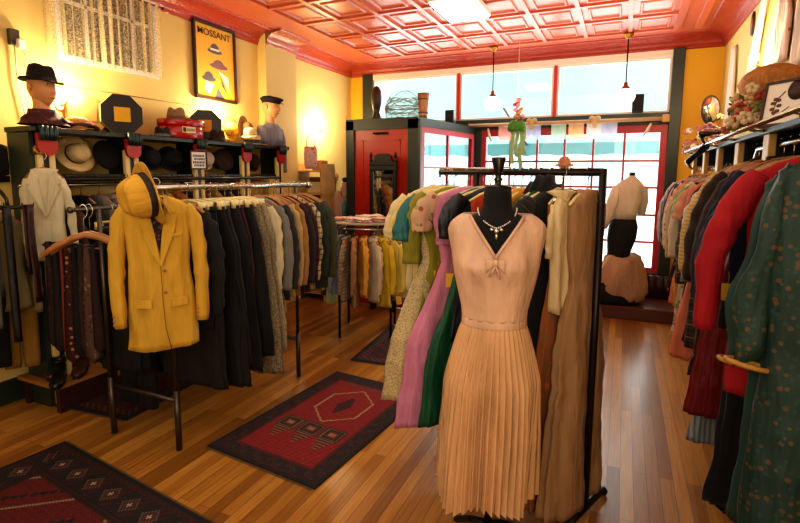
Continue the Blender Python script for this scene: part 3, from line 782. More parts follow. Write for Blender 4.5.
def sleeve_bm(s, pts, rx, ht, seed=0, n=18):
    """pts: (x, y, z); rx widths along; ht depth factor; hangs from the shoulder"""
    r = random.Random(seed+3); b = B(); rings = []
    P = [Vector(p) for p in pts]
    # refine
    Q = []; W = []; m = 7
    for i in range(len(P)-1):
        for j in range(m):
            t = j/m; Q.append(P[i].lerp(P[i+1], t)); W.append(rx[i]+(rx[i+1]-rx[i])*t)
    Q.append(P[-1]); W.append(rx[-1])
    for i, p in enumerate(Q):
        d = (Q[min(i+1, len(Q)-1)]-Q[max(i-1, 0)]).normalized(); sx = Vector((d.z, 0, -d.x)).normalized(); sy = Vector((0, 1, 0))
        w = W[i]*(1+.05*math.sin(i*1.1+seed)); h = min(ht, W[i]*.9)*(1+.10*math.sin(i*1.3+seed))
        rings.append([p+sx*w*math.cos(2*PI*q/n)+sy*h*math.sin(2*PI*q/n)+sy*.003*math.sin(i*1.3+seed) for q in range(n)])
    for i, rg in enumerate(rings):
        for p in rg:
            w1 = mn.noise((p.x*14+seed, p.y*14+seed*2.1, p.z*22)); w2 = mn.noise((p.x*30+seed, 7.7, p.z*6)); p.y += .007*(w1+w2)*min(1, i/4); p.x += .006*w1*min(1, i/4)
    skin(b, rings); return b

def shoulders(w, ht, drop=.07):
    return [(-.075, .045, ht*.8), (-.082, .075, ht), (-.10, w*.62, ht), (-.10-drop*.5, w*.88, ht), (-.10-drop, w*1.0, ht)]

CNT = [0]
MESHC = {}
def part(src_key, name, builder, m, parent, **k):
    CNT[0] += 1
    return mk(name, builder(), m, parent, **k)

def garment(style, m, label, loc, rz=0, L=None, w=.205, ht=.024, tag_side=None, m2=None, group=None, trim=None, cat=None, hanger='wood', sl=None, seed=None, nm=None, fold=None, hlab=None, flare=1.0, sp2=(1.0, 1.08)):
    seed = CNT[0] if seed is None else seed; CNT[0] += 1
    nmz = {'jacket': 'suit_jacket', 'coat': 'coat', 'shirt': 'shirt', 'blouse': 'blouse', 'dress': 'dress', 'gown': 'evening_gown', 'skirt': 'skirt', 'trousers': 'trousers', 'kimono': 'kimono', 'robe': 'robe', 'fur': 'fur_coat'}
    cz = {'jacket': 'jacket', 'coat': 'coat', 'shirt': 'shirt', 'blouse': 'blouse', 'dress': 'dress', 'gown': 'dress', 'skirt': 'skirt', 'trousers': 'trousers', 'kimono': 'kimono', 'robe': 'robe', 'fur': 'coat'}
    t = thing(nm or nmz[style], label, cat or cz[style], loc, rz, group)
    L = L or dict(jacket=.76, coat=1.02, shirt=.74, blouse=.66, dress=1.05, gown=1.38, skirt=.78, trousers=1.08, kimono=1.42, robe=1.2, fur=.95)[style]
    sleeves = style in ('jacket', 'coat', 'shirt', 'robe', 'fur')
    if style in ('jacket', 'coat', 'shirt', 'fur'):
        lv = shoulders(w*.95, ht) + [(-.22, w*.93, ht*1.15), (-.40, w*.86, ht*1.1), (-.55, w*.92, ht*1.15), (-.8, w*1.02, ht*1.2), (-1.6, w*1.12, ht*1.25)]
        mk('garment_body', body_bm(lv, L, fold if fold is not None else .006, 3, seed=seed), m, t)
        sll = sl or {'jacket': .60, 'coat': .66, 'shirt': .62, 'fur': .62}[style]
        for s in (-1, 1):
            W = [w*.18, w*.25, w*.24, w*.21, w*.17] if style != 'fur' else [w*.2, w*.33, w*.34, w*.32, w*.28]
            sp = .012*math.sin(seed*1.7+s)
            e_ = sp2[0] if s < 0 else sp2[1]; mk('sleeve', sleeve_bm(s, [(s*w*.78, 0, -.140), (s*(w*.97), 0, -.21), (s*(w*1.08*(1+(e_-1)*.6)+sp), -.005, -.34), (s*(w*1.10*e_+sp), -.012, -.48), (s*(w*1.05*(1+(e_-1)*1.2)+sp), -.018, -.11-sll+.04)], W, ht*1.25, seed), m, t)
        cm = trim or m
        b = B()
        if style in ('jacket', 'coat'):
            for s in (-1, 1):
                y = -ht*1.12-.006
                pts = [(s*.040, .01, -.070), (s*.062, y*.8, -.090), (s*.085, y, -.165), (s*.068, y-.003, -.172), (s*.080, y-.003, -.195), (s*.004, y-.004, -.37), (s*.0, y-.001, -.36), (s*.028, y+.002, -.14)]
                vs = [b.verts.new(p) for p in pts]; b.faces.new(vs)
                v2 = [b.verts.new((p[0], p[1]-.003, p[2])) for p in pts]; b.faces.new(v2)
                for i in range(len(pts)):
                    j = (i+1) % len(pts); b.faces.new((vs[i], vs[j], v2[j], v2[i]))
            mk('lapel', b, cm, t, smooth=False)
        else:
            tube(b, [(.055, -.01, -.083), (.045, ht*.9, -.072), (0, ht, -.066), (-.045, ht*.9, -.072), (-.055, -.01, -.083), (-.03, -ht, -.098), (0, -ht*1.15, -.112), (.03, -ht, -.098), (.055, -.01, -.083)], .011, 8)
            mk('collar', b, cm, t)
    elif style == 'blouse':
        lv = shoulders(w*.95, ht) + [(-.24, w*.88, ht*1.15), (-.42, w*.80, ht), (-.8, w*.9, ht*1.2)]
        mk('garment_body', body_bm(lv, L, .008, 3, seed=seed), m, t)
        for s in (-1, 1):
            mk('sleeve', sleeve_bm(s, [(s*w*.80, 0, -.135), (s*(w*1.04), -.004, -.20), (s*(w*1.22), -.01, -.30), (s*(w*1.26), -.012, -.36)], [w*.2, w*.31, w*.32, w*.30], ht*1.3, seed), m, t)
        b = B(); tube(b, [(.06, 0, -.083), (0, ht, -.07), (-.06, 0, -.083), (0, -ht*1.1, -.118), (.06, 0, -.083)], .007, 8); mk('collar', b, trim or m, t)
    elif style in ('dress', 'gown'):
        full = 1.0 if style == 'dress' else 1.15
        full *= flare
        lv = shoulders(w*.82, ht, .04) + [(-.26, w*.80, ht*1.2), (-.46, w*.60, ht*1.0), (-.60, w*.80, ht*1.3), (-.9, w*.98*full, ht*1.5), (-1.6, w*1.25*full, ht*1.8)]
        if m2:
            mk('bodice', body_bm([l for l in lv if l[0] > -.5], .46, .004, 3, seed=seed), m, t)
            mk('skirt_part', body_bm([(-.45, w*.58, ht*1.05), (-.6, w*.82, ht*1.4), (-.9, w*full, ht*1.6), (-1.6, w*1.3*full, ht*1.9)], L, .012, 5, .10, 13, 64, seed=seed), m2, t)
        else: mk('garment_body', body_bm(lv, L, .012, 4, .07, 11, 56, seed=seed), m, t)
        if sl:
            for s in (-1, 1):
                mk('sleeve', sleeve_bm(s, [(s*w*.68, 0, -.125), (s*(w*.92), -.004, -.18), (s*(w*1.05), -.01, -.12-sl*.6), (s*(w*1.04), -.012, -.12-sl)], [w*.18, w*.25, w*.24, w*.22], ht*1.2, seed), m, t)
        b = B(); tube(b, [(.06, 0, -.083), (0, ht, -.078), (-.06, 0, -.083), (0, -ht*1.1, -.125), (.06, 0, -.083)], .006, 8); mk('neckline', b, trim or m, t)
    elif style == 'skirt':
        lv = [(-.115, w*.66, ht*.7), (-.15, w*.68, ht*.8), (-.30, w*.92, ht*1.2), (-1.3, w*1.25, ht*1.7)]
        mk('garment_body', body_bm(lv, L, .012, 4, .08, 9, 48, seed=seed), m, t)
        b = B(); skin(b, [gring(0, 0, z, w*.67, ht*.82, 28, .85) for z in (-.108, -.148)]); mk('waistband', b, trim or m, t)
    elif style == 'trousers':
        b = B(); lv = [(-.115, w*.78, ht*.8), (-.15, w*.80, ht*.9), (-.32, w*.88, ht*1.1), (-.38, w*.86, ht*1.1)]
        mk('garment_body', body_bm(lv, .36, .003, 2, seed=seed), m, t)
        for s in (-1, 1):
            rings = []
            for i in range(10):
                z = -.33-(L-.33)*i/9; rings.append(gring(s*w*.43, 0, z, w*.42*(1-.15*i/9), ht*1.05, 16, .8, .004, 2, i*.5+seed))
            b = B(); skin(b, rings); mk('trouser_leg', b, m, t)
        b = B(); skin(b, [gring(0, 0, z, w*.79, ht*.9, 28, .85) for z in (-.105, -.14)]); mk('waistband', b, m, t)
    elif style in ('kimono', 'robe'):
        lv = shoulders(w*1.0, ht, .03) + [(-.3, w*1.05, ht*1.2), (-.7, w*.98, ht*1.2), (-1.6, w*1.15, ht*1.5)]
        mk('garment_body', body_bm(lv, L, .012, 4, seed=seed), m, t)
        for s in (-1, 1):
            if style == 'robe' : continue
            b = B(); rings = []
            for i in range(12):
                u = i/11; z = -.13-.62*u; xi = w*.85+.02*u; xo = w*.95+.09*min(1, u*1.6+.1)+.01*math.sin(i*1.1)
                ring = []
                for q in range(16):
                    a = 2*PI*q/16; cx = (xi+xo)/2; ring.append(Vector((s*(cx+(xo-xi)/2*sgnpow(math.cos(a), .7)), -.01+.022*math.sin(a)+.008*math.sin(i*.9+seed), z-.03*math.cos(a))))
                rings.append(ring)
            skin(b, rings); slv = mk('sleeve', b, m, t)
            if trim:
                b = B(); xi = w*.84; xo = w*.95+.105; xc = (xi+xo)/2; xr = (xo-xi)/2
                tube(b, [(s*(xc+xr*math.cos(a)), -.012+.026*math.sin(a), -.768+.012*math.cos(a)) for a in [2*PI*q/16 for q in range(17)]], .009, 8); mk('sleeve_lining', b, trim, slv)
        b = B()
        for s in (-1, 1): tube(b, [(s*.05, 0, -.07), (s*.05, -ht, -.12), (s*.01, -ht*1.3, -.38), (-s*.02, -ht*1.3, -.7)], .010, 8, flat=.5)
        mk('collar_band', b, m, t)
    if sleeves and style in ('robe',):
        for s in (-1, 1):
            mk('sleeve', sleeve_bm(s, [(s*w*.80, 0, -.135), (s*(w*1.0), 0, -.2), (s*(w*1.16), -.01, -.4), (s*(w*1.2), -.012, -.58)], [w*.2, w*.3, w*.33, w*.36], ht*1.3, seed), m, t)
    if tag_side is not None:
        s = tag_side; zt = {'jacket': -.60, 'coat': -.64, 'shirt': -.60, 'fur': -.6, 'blouse': -.40, 'skirt': -.22, 'trousers': -.24, 'dress': -.52, 'gown': -.55, 'kimono': -.5, 'robe': -.6}[style]
        xx = s*(w*1.02 if style in ('jacket', 'coat', 'shirt', 'fur', 'blouse') else w*.45)
        b = B(); M = Matrix.Translation((xx, -ht*1.6-.012, zt)) @ Matrix.Rotation(rnd.uniform(-.25, .25), 4, 'Y') @ Matrix.Rotation(s*.5, 4, 'Z')
        bx(b, -.024, .024, -.001, .001, -.075, 0, M=M); tube(b, [M @ Vector((0, 0, 0)), M @ Vector((.004, 0, .03)), M @ Vector((0, .008, .05))], .0012, 4)
        mk('price_tag', b, M_tagm, t, smooth=False)
    if hanger: make_hanger(hanger, hlab or ('%s hanger holding the %s' % ({'wood': 'wooden', 'plastic': 'cream plastic', 'wire': 'wire'}[hanger], label)), loc, rz, style in ('skirt', 'trousers'), w)
    return t

HC = {}
def make_hanger(kind, label, loc, rz, clip=False, w=.2, group=None):
    key = (kind, clip, round(w, 2))
    words = label.split()
    if len(words) > 15: label = ' '.join(words[:15])
    t = thing('clothes_hanger', label, 'hanger', loc, rz, group)
    mm = {'wood': M_wood, 'plastic': M_plast, 'wire': M_chrome}[kind]
    if key not in HC:
        b = B(); pts = [(0, 0, -.075), (0, 0, -.045)]+[(.02*math.cos(a)-.0, 0, .0+.021*math.sin(a)) for a in [-PI/2+PI*1.35*i/10 for i in range(11)]]
        pts[1] = (0, 0, -.04); tube(b, pts, .0022, 6); hk = mk('hook', b, M_chrome, t)
        b = B(); hw = w*.86; r = .010 if kind == 'wood' else .007
        if clip:
            tube(b, [(-w*.6, 0, -.088), (-w*.3, 0, -.078), (0, 0, -.072), (w*.3, 0, -.078), (w*.6, 0, -.088)], r, 8); 
            for s in (-1, 1): bx(b, s*w*.55-.012, s*w*.55+.012, -.02, .02, -.125, -.08)
        else:
            tube(b, [(-hw, 0, -.135), (-hw*.7, 0, -.108), (-hw*.3, 0, -.083), (0, 0, -.074), (hw*.3, 0, -.083), (hw*.7, 0, -.108), (hw, 0, -.135)], [r*.8, r*1.1, r, r, r, r*1.1, r*.8], 8)
        ar = mk('hanger_arm', b, mm, t); HC[key] = (hk.data, ar.data)
    else:
        for n_, me in zip(('hook', 'hanger_arm'), HC[key]):
            o = bpy.data.objects.new(n_, me); COL.objects.link(o); o.parent = t
    return t

F = fab
# cloths -------------------------------------------------------------
m_blk = F('black_wool', '#0c0b0c'); m_blk2 = F('black_crepe', '#141214'); m_char = F('charcoal_wool', '#2a2827'); m_dgrey = F('grey_flannel', '#4c4a46', 'tweed', '#35332f')
m_tw = F('grey_beige_tweed', '#9a8a6c', 'tweed', '#5b4e3b'); m_tw2 = F('light_tweed', '#b0a283', 'tweed', '#7d7056'); m_cream = F('cream_linen', '#C9BC99'); m_beige = F('beige_wool', '#B79A68')
m_tan = F('tan_wool', '#9C7238'); m_brown = F('brown_wool', '#4a2c17'); m_dbrown = F('dark_brown_wool', '#27170f'); m_maroon = F('maroon_wool', '#3a1216'); m_olive = F('olive_wool', '#3f3f24'); m_dgreen = F('bottle_green_wool', '#222c1d')
m_plaidc = F('cream_plaid', '#C5B288', 'plaid', '#6b5334', '#332318', sc=1.2); m_navy = F('navy_wool', '#141a2c'); m_grey = F('grey_wool', '#77736a'); m_rust = F('rust_wool', '#A2561c'); m_mustard = F('mustard_wool', '#B98420')

# ---------------- double rail rack with suits and skirts
t = thing('clothes_rack', 'two-rail metal clothes rack with suits, skirts and ties on the left', 'clothes rack', (-2.45, 2.4, 0))
def loc_(x, y, z): return (x+2.45, y-2.4, z)
b = B()
tube(b, [loc_(-2.20, 1.80, 1.47), loc_(-2.20, 3.16, 1.46)], .014, 12); ell(b, loc_(-2.20, 3.17, 1.46), (.028, .022, .028)); mk('upper_rail', b, M_chrome, t)
b = B(); tube(b, [loc_(-2.72, 1.72, 1.345), loc_(-2.72, 3.05, 1.345)], .012, 12); ell(b, loc_(-2.72, 1.70, 1.345), (.02, .018, .02)); mk('lower_rail', b, M_steel, t)
for x, y, zt in ((-2.70, 1.845, 1.34), (-2.20, 1.875, 1.46), (-2.20, 3.0, 1.45), (-2.70, 3.0, 1.34)):
    b = B(); tube(b, [loc_(x, y, .0), loc_(x, y, .35)], .017, 10); tube(b, [loc_(x, y, .35), loc_(x, y, zt)], .013, 10); mk('leg', b, M_steel, t)
for y in (1.86, 3.0):
    b = B(); tube(b, [loc_(-2.70, y, .30), loc_(-2.20, y, .30)], .013, 10); mk('cross_bar', b, M_steel, t)
b = B(); tube(b, [loc_(-2.70, 1.84, 1.115), loc_(-3.16, 1.80, 1.115)], .009, 8); mk('tie_bar', b, M_steel, t)

# empty wooden hangers on the lower rail end
make_hanger('wood', 'empty wooden hanger on the rack end, nearer of the crossed pair', (-2.70, 1.755, 1.335), .85, False, .24).scale = (1, 1, 1.75)
make_hanger('wood', 'empty wooden hanger on the rack end, behind the first empty one', (-2.72, 1.80, 1.335), .62, False, .24).scale = (1, 1, 1.75)

R1 = [ # along the upper rail, near to far
 ('jacket', m_blk, 'black suit jacket right behind the yellow jacket', dict(w=.21)),
 ('skirt', m_blk2, 'long black skirt behind the black suit jacket', dict(L=1.12, hanger='plastic', w=.2)),
 ('trousers', m_blk, 'black trousers hanging behind the long black skirt', dict(L=1.05, hanger='plastic')),
 ('skirt', m_blk, 'black flared skirt with a small yellow tag at the waist', dict(L=1.15, hanger='plastic', tag_side=1, w=.23)),
 ('skirt', m_char, 'charcoal skirt hanging behind the tagged black skirt', dict(L=1.05, hanger='plastic')),
 ('skirt', m_blk2, 'black skirt between the charcoal skirt and maroon skirt', dict(L=1.10, hanger='plastic', w=.23)),
 ('skirt', m_maroon, 'dark maroon skirt among the black ones', dict(L=.95, hanger='plastic')),
 ('skirt', m_blk, 'black skirt hanging just before the tweed skirts', dict(L=1.05, hanger='plastic', w=.23)),
 ('skirt', m_tw, 'long grey beige tweed skirt, nearest of the pale skirts', dict(L=1.18, w=.235, hanger='plastic')),
 ('skirt', m_tw2, 'light tweed skirt behind the grey beige tweed skirt', dict(L=1.05, w=.23, hanger='plastic')),
 ('jacket', m_cream, 'cream linen jacket hanging behind the light tweed skirt', dict(w=.19)),
 ('jacket', m_grey, 'plain grey jacket between cream and charcoal jackets', dict(w=.2)),
 ('jacket', m_char, 'charcoal jacket behind the plain grey jacket', dict(w=.21)),
 ('jacket', m_beige, 'beige wool jacket with a yellow tag on the rack', dict(tag_side=1)),
 ('jacket', m_tan, 'tan jacket hanging behind the beige one', dict()),
 ('jacket', m_dbrown, 'dark brown jacket behind the tan jacket', dict(tag_side=1)),
 ('jacket', m_maroon, 'dark maroon jacket next to the cream plaid one', dict()),
 ('jacket', m_plaidc, 'cream and brown plaid jacket near the far rack end', dict(tag_side=1)),
 ('jacket', m_dgreen, 'bottle green jacket behind the plaid jacket', dict(w=.22)),
 ('jacket', m_olive, 'olive wool jacket with yellow tag at the far rack end', dict(w=.225, tag_side=1)),
 ('jacket', m_dgrey, 'grey flannel jacket, last one on the rack', dict(w=.22)),
]
n = len(R1)
for i, (st, m, lb, kw) in enumerate(R1):
    y = 1.955+(3.09-1.955)*i/(n-1)
    if i == 0: y += .0
    garment(st, m, lb, (-2.20+rnd.uniform(-.008, .008), y, 1.468), rnd.uniform(-.06, .06)+.05, ht=.019, **kw)
R2 = [
 ('skirt', m_blk, 'black skirt with white tag, first on the low rear rail', dict(L=.95)),
 ('trousers', m_blk2, 'long black trousers hanging low behind the neckties', dict(L=1.24)),
 ('skirt', m_char, 'charcoal skirt on the low rear rail behind black trousers', dict(L=.98)),
 ('trousers', m_navy, 'navy trousers on the low rear rail', dict(L=1.12)),
 ('skirt', m_dgrey, 'grey flannel skirt on the low rear rail', dict(L=.9)),
 ('trousers', m_blk, 'black trousers hanging behind the grey flannel skirt', dict(L=1.16)),
 ('skirt', m_dbrown, 'dark brown skirt on the low rear rail', dict(L=.9)),
 ('skirt', m_blk2, 'black skirt hanging behind the dark brown skirt', dict(L=.9)),
 ('trousers', m_char, 'charcoal trousers farthest on the low rear rail', dict(L=1.1)),
]
for i, (st, m, lb, kw) in enumerate(R2):
    garment(st, m, lb, (-2.72, 1.93+.115*i, 1.335), rnd.uniform(-.05, .05), ht=.034, hanger='plastic', w=.2, **kw)

# ---------------- jackets under the hat shelf
R3 = [('jacket', m_brown, 'brown jacket', 0), ('jacket', m_blk, 'black jacket', 0), ('jacket', m_grey, 'grey jacket', 0), ('shirt', F('pale_lilac_shirt', '#B8A6A0'), 'pale lilac shirt', 0), ('jacket', m_dbrown, 'dark brown jacket', 0),
 ('jacket', m_beige, 'beige jacket', 0), ('jacket', m_mustard, 'mustard jacket', 0), ('jacket', m_rust, 'rust coloured jacket', 0), ('jacket', m_char, 'charcoal jacket', 0), ('jacket', m_olive, 'olive jacket', 0), ('jacket', m_tan, 'tan jacket', 0), ('jacket', m_navy, 'navy jacket', 0), ('jacket', m_maroon, 'maroon jacket', 0), ('jacket', m_dgreen, 'bottle green jacket', 0)]
prev = 'the cream jacket'
for i, (st, m, nm_, _) in enumerate(R3):
    garment(st, m, nm_+' on the wall rail under the hat shelf, behind '+prev, (XL+.215, 2.13+.135*i, 1.46), rnd.uniform(-.08, .08), ht=.04, w=.165, L=.74, hlab='wooden hanger on the wall rail holding the '+nm_)
    prev = 'the '+nm_

# cream jacket hanging at the shelf corner
garment('jacket', F('cream_cotton', '#D3C7A2'), 'cream jacket hanging alone from the left corner of the hat shelf', (-3.27, 1.90, 1.645), .95, L=.64, w=.108, ht=.035, trim=F('cream_cotton', '#D3C7A2'))
garment('shirt', F('olive_beige_shirt', '#8d8058'), 'olive beige shirt hanging low behind the cream jacket', (-3.44, 1.72, 1.36), .95, L=.66, w=.13, ht=.035)
b = B(); tube(b, [(-3.36, 1.90, 1.66), (-3.24, 1.90, 1.662)], .006); tube(b, [(-3.345, 1.90, 1.66), (-3.345, 1.90, 1.70)], .008); o = mk('coat_hook', b, M_gold); tag(o, 'small brass hook on the shelf corner holding the cream jacket', 'hook')

# ---------------- yellow jacket and hat
JL = (-2.115, 1.745, 1.475); t = thing('linen_jacket', 'yellow linen jacket hanging on the near end of the suit rack', 'jacket', JL, math.radians(50), None)
my = F('yellow_linen', '#D2A634', rough=.8); MC.setdefault('x', my)
w, ht = .195, .062
lv = [(-.082, .05, .045), (-.09, .08, .055), (-.105, .13, .06), (-.13, .175, .062), (-.165, .188, .064), (-.28, .180, .068), (-.42, .172, .064), (-.56, .186, .066), (-.90, .205, .07)]
mk('garment_body', body_bm(lv, .86, .006, 3, n=56, seed=4, dz=.03), my, t)
for s in (-1, 1):
    slv = mk('sleeve', sleeve_bm(s, [(s*.160, 0, -.135), (s*.205, 0, -.20), (s*.226, -.006, -.34), (s*.236, -.02, -.50), (s*.228, -.034, -.73)], [.032, .044, .045, .042, .038], .050, 5, 20), my, t)
    b = B()
    for k in range(3): ell(b, (s*.228-.030, -.088, -.66-.022*k), (.006, .004, .006))
    mk('cuff_button', b, M_wood, slv)
b = B(); y = -.078
# open front shows a dark patterned scarf
vs = [(-.042, -.055, -.088), (.042, -.055, -.088), (.028, -.081, -.22), (.002, -.083, -.36), (-.03, -.081, -.22)]
b.faces.new([b.verts.new(p) for p in vs]); mk('neck_scarf', b, F('dark_paisley', '#241512', 'floral', '#6b4a2a', '#3a2a4a', sc=2.2), t, smooth=False)
def plate(b, pts, th=.004):
    a = [b.verts.new(p) for p in pts]; c = [b.verts.new((p[0], p[1]-th, p[2])) for p in pts]; b.faces.new(a[::-1]); b.faces.new(c)
    for i in range(len(pts)): j = (i+1) % len(pts); b.faces.new((a[i], a[j], c[j], c[i]))
for s in (-1, 1):
    b = B(); plate(b, [(s*.040, -.035, -.072), (s*.062, -.052, -.082), (s*.098, -.072, -.155), (s*.066, -.084, -.165), (s*.036, -.078, -.115)]); mk('collar', b, my, t, smooth=False)
    b = B(); plate(b, [(s*.060, -.079, -.158), (s*.106, -.076, -.175), (s*.090, -.082, -.25), (s*.045, -.086, -.35), (s*.0+.008, -.087, -.43), (s*.0+.004, -.086, -.40), (s*.018, -.084, -.27), (s*.040, -.080, -.18)], .005); mk('lapel', b, my, t, smooth=False)
    b = B(); plate(b, [(s*.055, -.083, -.595), (s*.145, -.068, -.59), (s*.146, -.070, -.635), (s*.055, -.085, -.64)], .006); bev(b, .002); mk('pocket_flap', b, my, t, smooth=False)
b = B(); plate(b, [(.065, -.081, -.27), (.125, -.071, -.262), (.125, -.072, -.275), (.065, -.082, -.283)], .004); mk('breast_pocket', b, my, t, smooth=False)
b = B(); tube(b, [(.004, -.088, -.42), (.006, -.088, -.6), (.015, -.086, -.75), (.04, -.082, -.86)], .0022, 5); mk('front_edge_shadow', b, F('yellow_shadow', '#7a5a12'), t)  # darker yellow strip painted in as shadow along the front opening
b = B()
for z in (-.45, -.56): lathe(b, [(.001, .0), (.009, .0), (.009, .004), (.001, .005)], 14, Matrix.Translation((.022, -.086, z)) @ Matrix.Rotation(PI/2, 4, 'X'))
mk('button', b, M_wood, t)
t.scale = (.82, .88, .99); t.location.z = 1.515
make_hanger('wood', 'wooden hanger inside the yellow linen jacket', (-2.115, 1.745, 1.50), math.radians(50), False, .155)
ax = (-Rv*.62 - Vector((0, 0, 1))*.30 - Fv*.72).normalized(); fy = (Vector((0, 0, 1)) - ax*ax.z).normalized(); fx = fy.cross(ax).normalized()
hat('fedora', 'yellow straw fedora with dark band tipped over the yellow jacket', (-2.06, 1.66, 1.445), Matrix((fx, fy, ax)).transposed().to_euler(), '#D9A83A', '#2a1a14', 1.08)

# ---------------- neckties on the tie bar
def tie(label, x, y, ztop, L, m, w=.045, rz=.2, tip=None, belt=False, nm=None, cat=None, group=None):
    t = thing(nm or 'necktie', label, cat or 'necktie', (x, y, ztop), rz, group)
    b = B(); R = []
    zs = [-L*i/14 for i in range(15)]
    for i, z in enumerate(zs):
        u = i/14; ww = w*(.42+.58*min(1, u*1.15)) if not belt else w*.5
        if i == 14: ww = .002 if not belt else ww
        zz = z if i < 14 else -L*13/14-w*1.0
        yy = -.014-.006*math.sin(u*5+x*7)
        R.append([Vector((-ww, yy, zz)), Vector((-ww*.3, yy-.006, zz)), Vector((ww*.3, yy-.006, zz)), Vector((ww, yy, zz)), Vector((0, yy+.006, zz))])
    skin(b, R); mk('front_blade' if not belt else 'strap', b, m, t)
    b = B(); R = []
    for i in range(11):
        u = i/10; ww = w*.42 if not belt else w*.5; a = None
        if i < 5: a = PI*i/4; p = (-.0-.0, ) ; yy = -.014*math.cos(a); zz = .012*math.sin(a)
        else: yy = .014; zz = -(L*.72)*(i-4)/6
        R.append([Vector((-ww, yy, zz)), Vector((0, yy+.003, zz)), Vector((ww, yy, zz)), Vector((0, yy-.003, zz))])
    skin(b, R); mk('tail_blade' if not belt else 'strap_tail', b, m, t)
    return t
TI = [('dark brown necktie at the far left of the tie bar', F('tie_brown', '#2c1712', 'dots', '#4a2a1c'), .034, .70),
 ('black and brown necktie second on the tie bar', F('tie_black', '#140d0d', 'stripe', '#2a1612', sc=3), .034, .74),
 ('narrow rust orange necktie beside the dark red emblem tie', F('tie_rust', '#8a3a1c'), .018, .76),
 ('dark red necktie embroidered with pale emblems', F('tie_red', '#3d0d10', 'floral', '#7a2420', '#b07a50', sc=1.6), .048, .80),
 ('black necktie hanging right of the dark red emblem tie', F('tie_navy', '#111018'), .032, .74),
 ('olive brown paisley necktie in middle of the tie bar', F('tie_olive', '#33261a', 'floral', '#5a4326', '#1c1510', sc=2), .036, .72),
 ('grey brown floral necktie, widest at right end of bar', F('tie_floral', '#5a4238', 'floral', '#8c6a58', '#3a2a2a', sc=2), .052, .76),
 ('plum necktie at the right end of the tie bar', F('tie_plum', '#2c1518'), .034, .70)]
for i, (lb, m, w_, L_) in enumerate(TI):
    u = (i+.4)/len(TI); tie(lb, -3.14+.42*u, 1.802+.037*u-.0, 1.115+.01, L_*.92, m, w_, .5)
for i, (x, y, z, L_) in enumerate(((-2.83, 1.76, .50, .26), )):
    pass
# hanging belts at the far left edge
t = thing('belt_holder', 'dark round belt holder at the left edge of the view', 'holder', (-3.22, 1.66, 1.34))
b = B(); lathe(b, [(.10, 0), (.10, .012), (.02, .014)], 24); 
for k in range(9): a = 2*PI*k/9; tube(b, [(.09*math.cos(a), .09*math.sin(a), .006), (.125*math.cos(a), .125*math.sin(a), -.0), (.13*math.cos(a), .13*math.sin(a), .025)], .004, 6)
mk('ring', b, M_blk, t); b = B(); tube(b, [(0, 0, 0), (0, 0, .05), (-.06, .0, .10), (-.49, 0, .10)], .010, 10); bx(b, -.49, -.48, -.03, .03, .04, .16); mk('wall_arm', b, M_blk, t)
BT = [('beige canvas belt hanging nearly to the floor, far left', '#A8966C', .92, .05, 250), ('black leather belt on the belt holder, leftmost', '#0e0c0b', .80, .045, 215), ('dark brown leather belt in the middle of the holder', '#2a1610', .86, .045, 275), ('thin grey belt beside the beige canvas belt', '#5b564c', .70, .03, 300), ('black leather belt with metal tip on the right of the holder', '#151212', .78, .04, 330), ('short maroon belt behind the beige canvas belt', '#3a1512', .55, .05, 20)]
for i, (lb, c, L_, w_, dg) in enumerate(BT):
    a = math.radians(dg); tie(lb, -3.22+.125*math.cos(a), 1.66+.125*math.sin(a), 1.352, L_, F('belt_'+c.strip('#'), c, rough=.5), w_, a+PI/2, belt=True, nm='belt', cat='belt')
hat('beret', 'black cap hanging on the wall at the left picture edge', (XL+.03, 1.86, 1.62), (0, RX-.1, 0), '#0d0c0d', s=.8)
t = thing('wall_hook_rail', 'dark iron hook rail on left wall near the black cap', 'hook rail', (XL, 1.84, 1.50))
b = B(); bx(b, 0, .015, -.12, .14, -.02, .02); mk('plate', b, M_blk, t, smooth=False); b = B()
for y in (-.09, .0, .1): tube(b, [(.01, y, 0), (.07, y, -.02), (.09, y, .01)], .007, 6)
mk('hook', b, M_blk, t)
garment('trousers', F('mustard_trousers', '#9a7426'), 'mustard trousers hanging low at the far left wall', (-3.48, 1.80, 1.02), .9, L=.72, w=.12, ht=.03, hanger=None)
garment('trousers', m_blk, 'black trousers hanging behind the belts at far left', (-3.50, 1.62, 1.30), .9, L=.95, w=.15, ht=.035, hanger='wood')

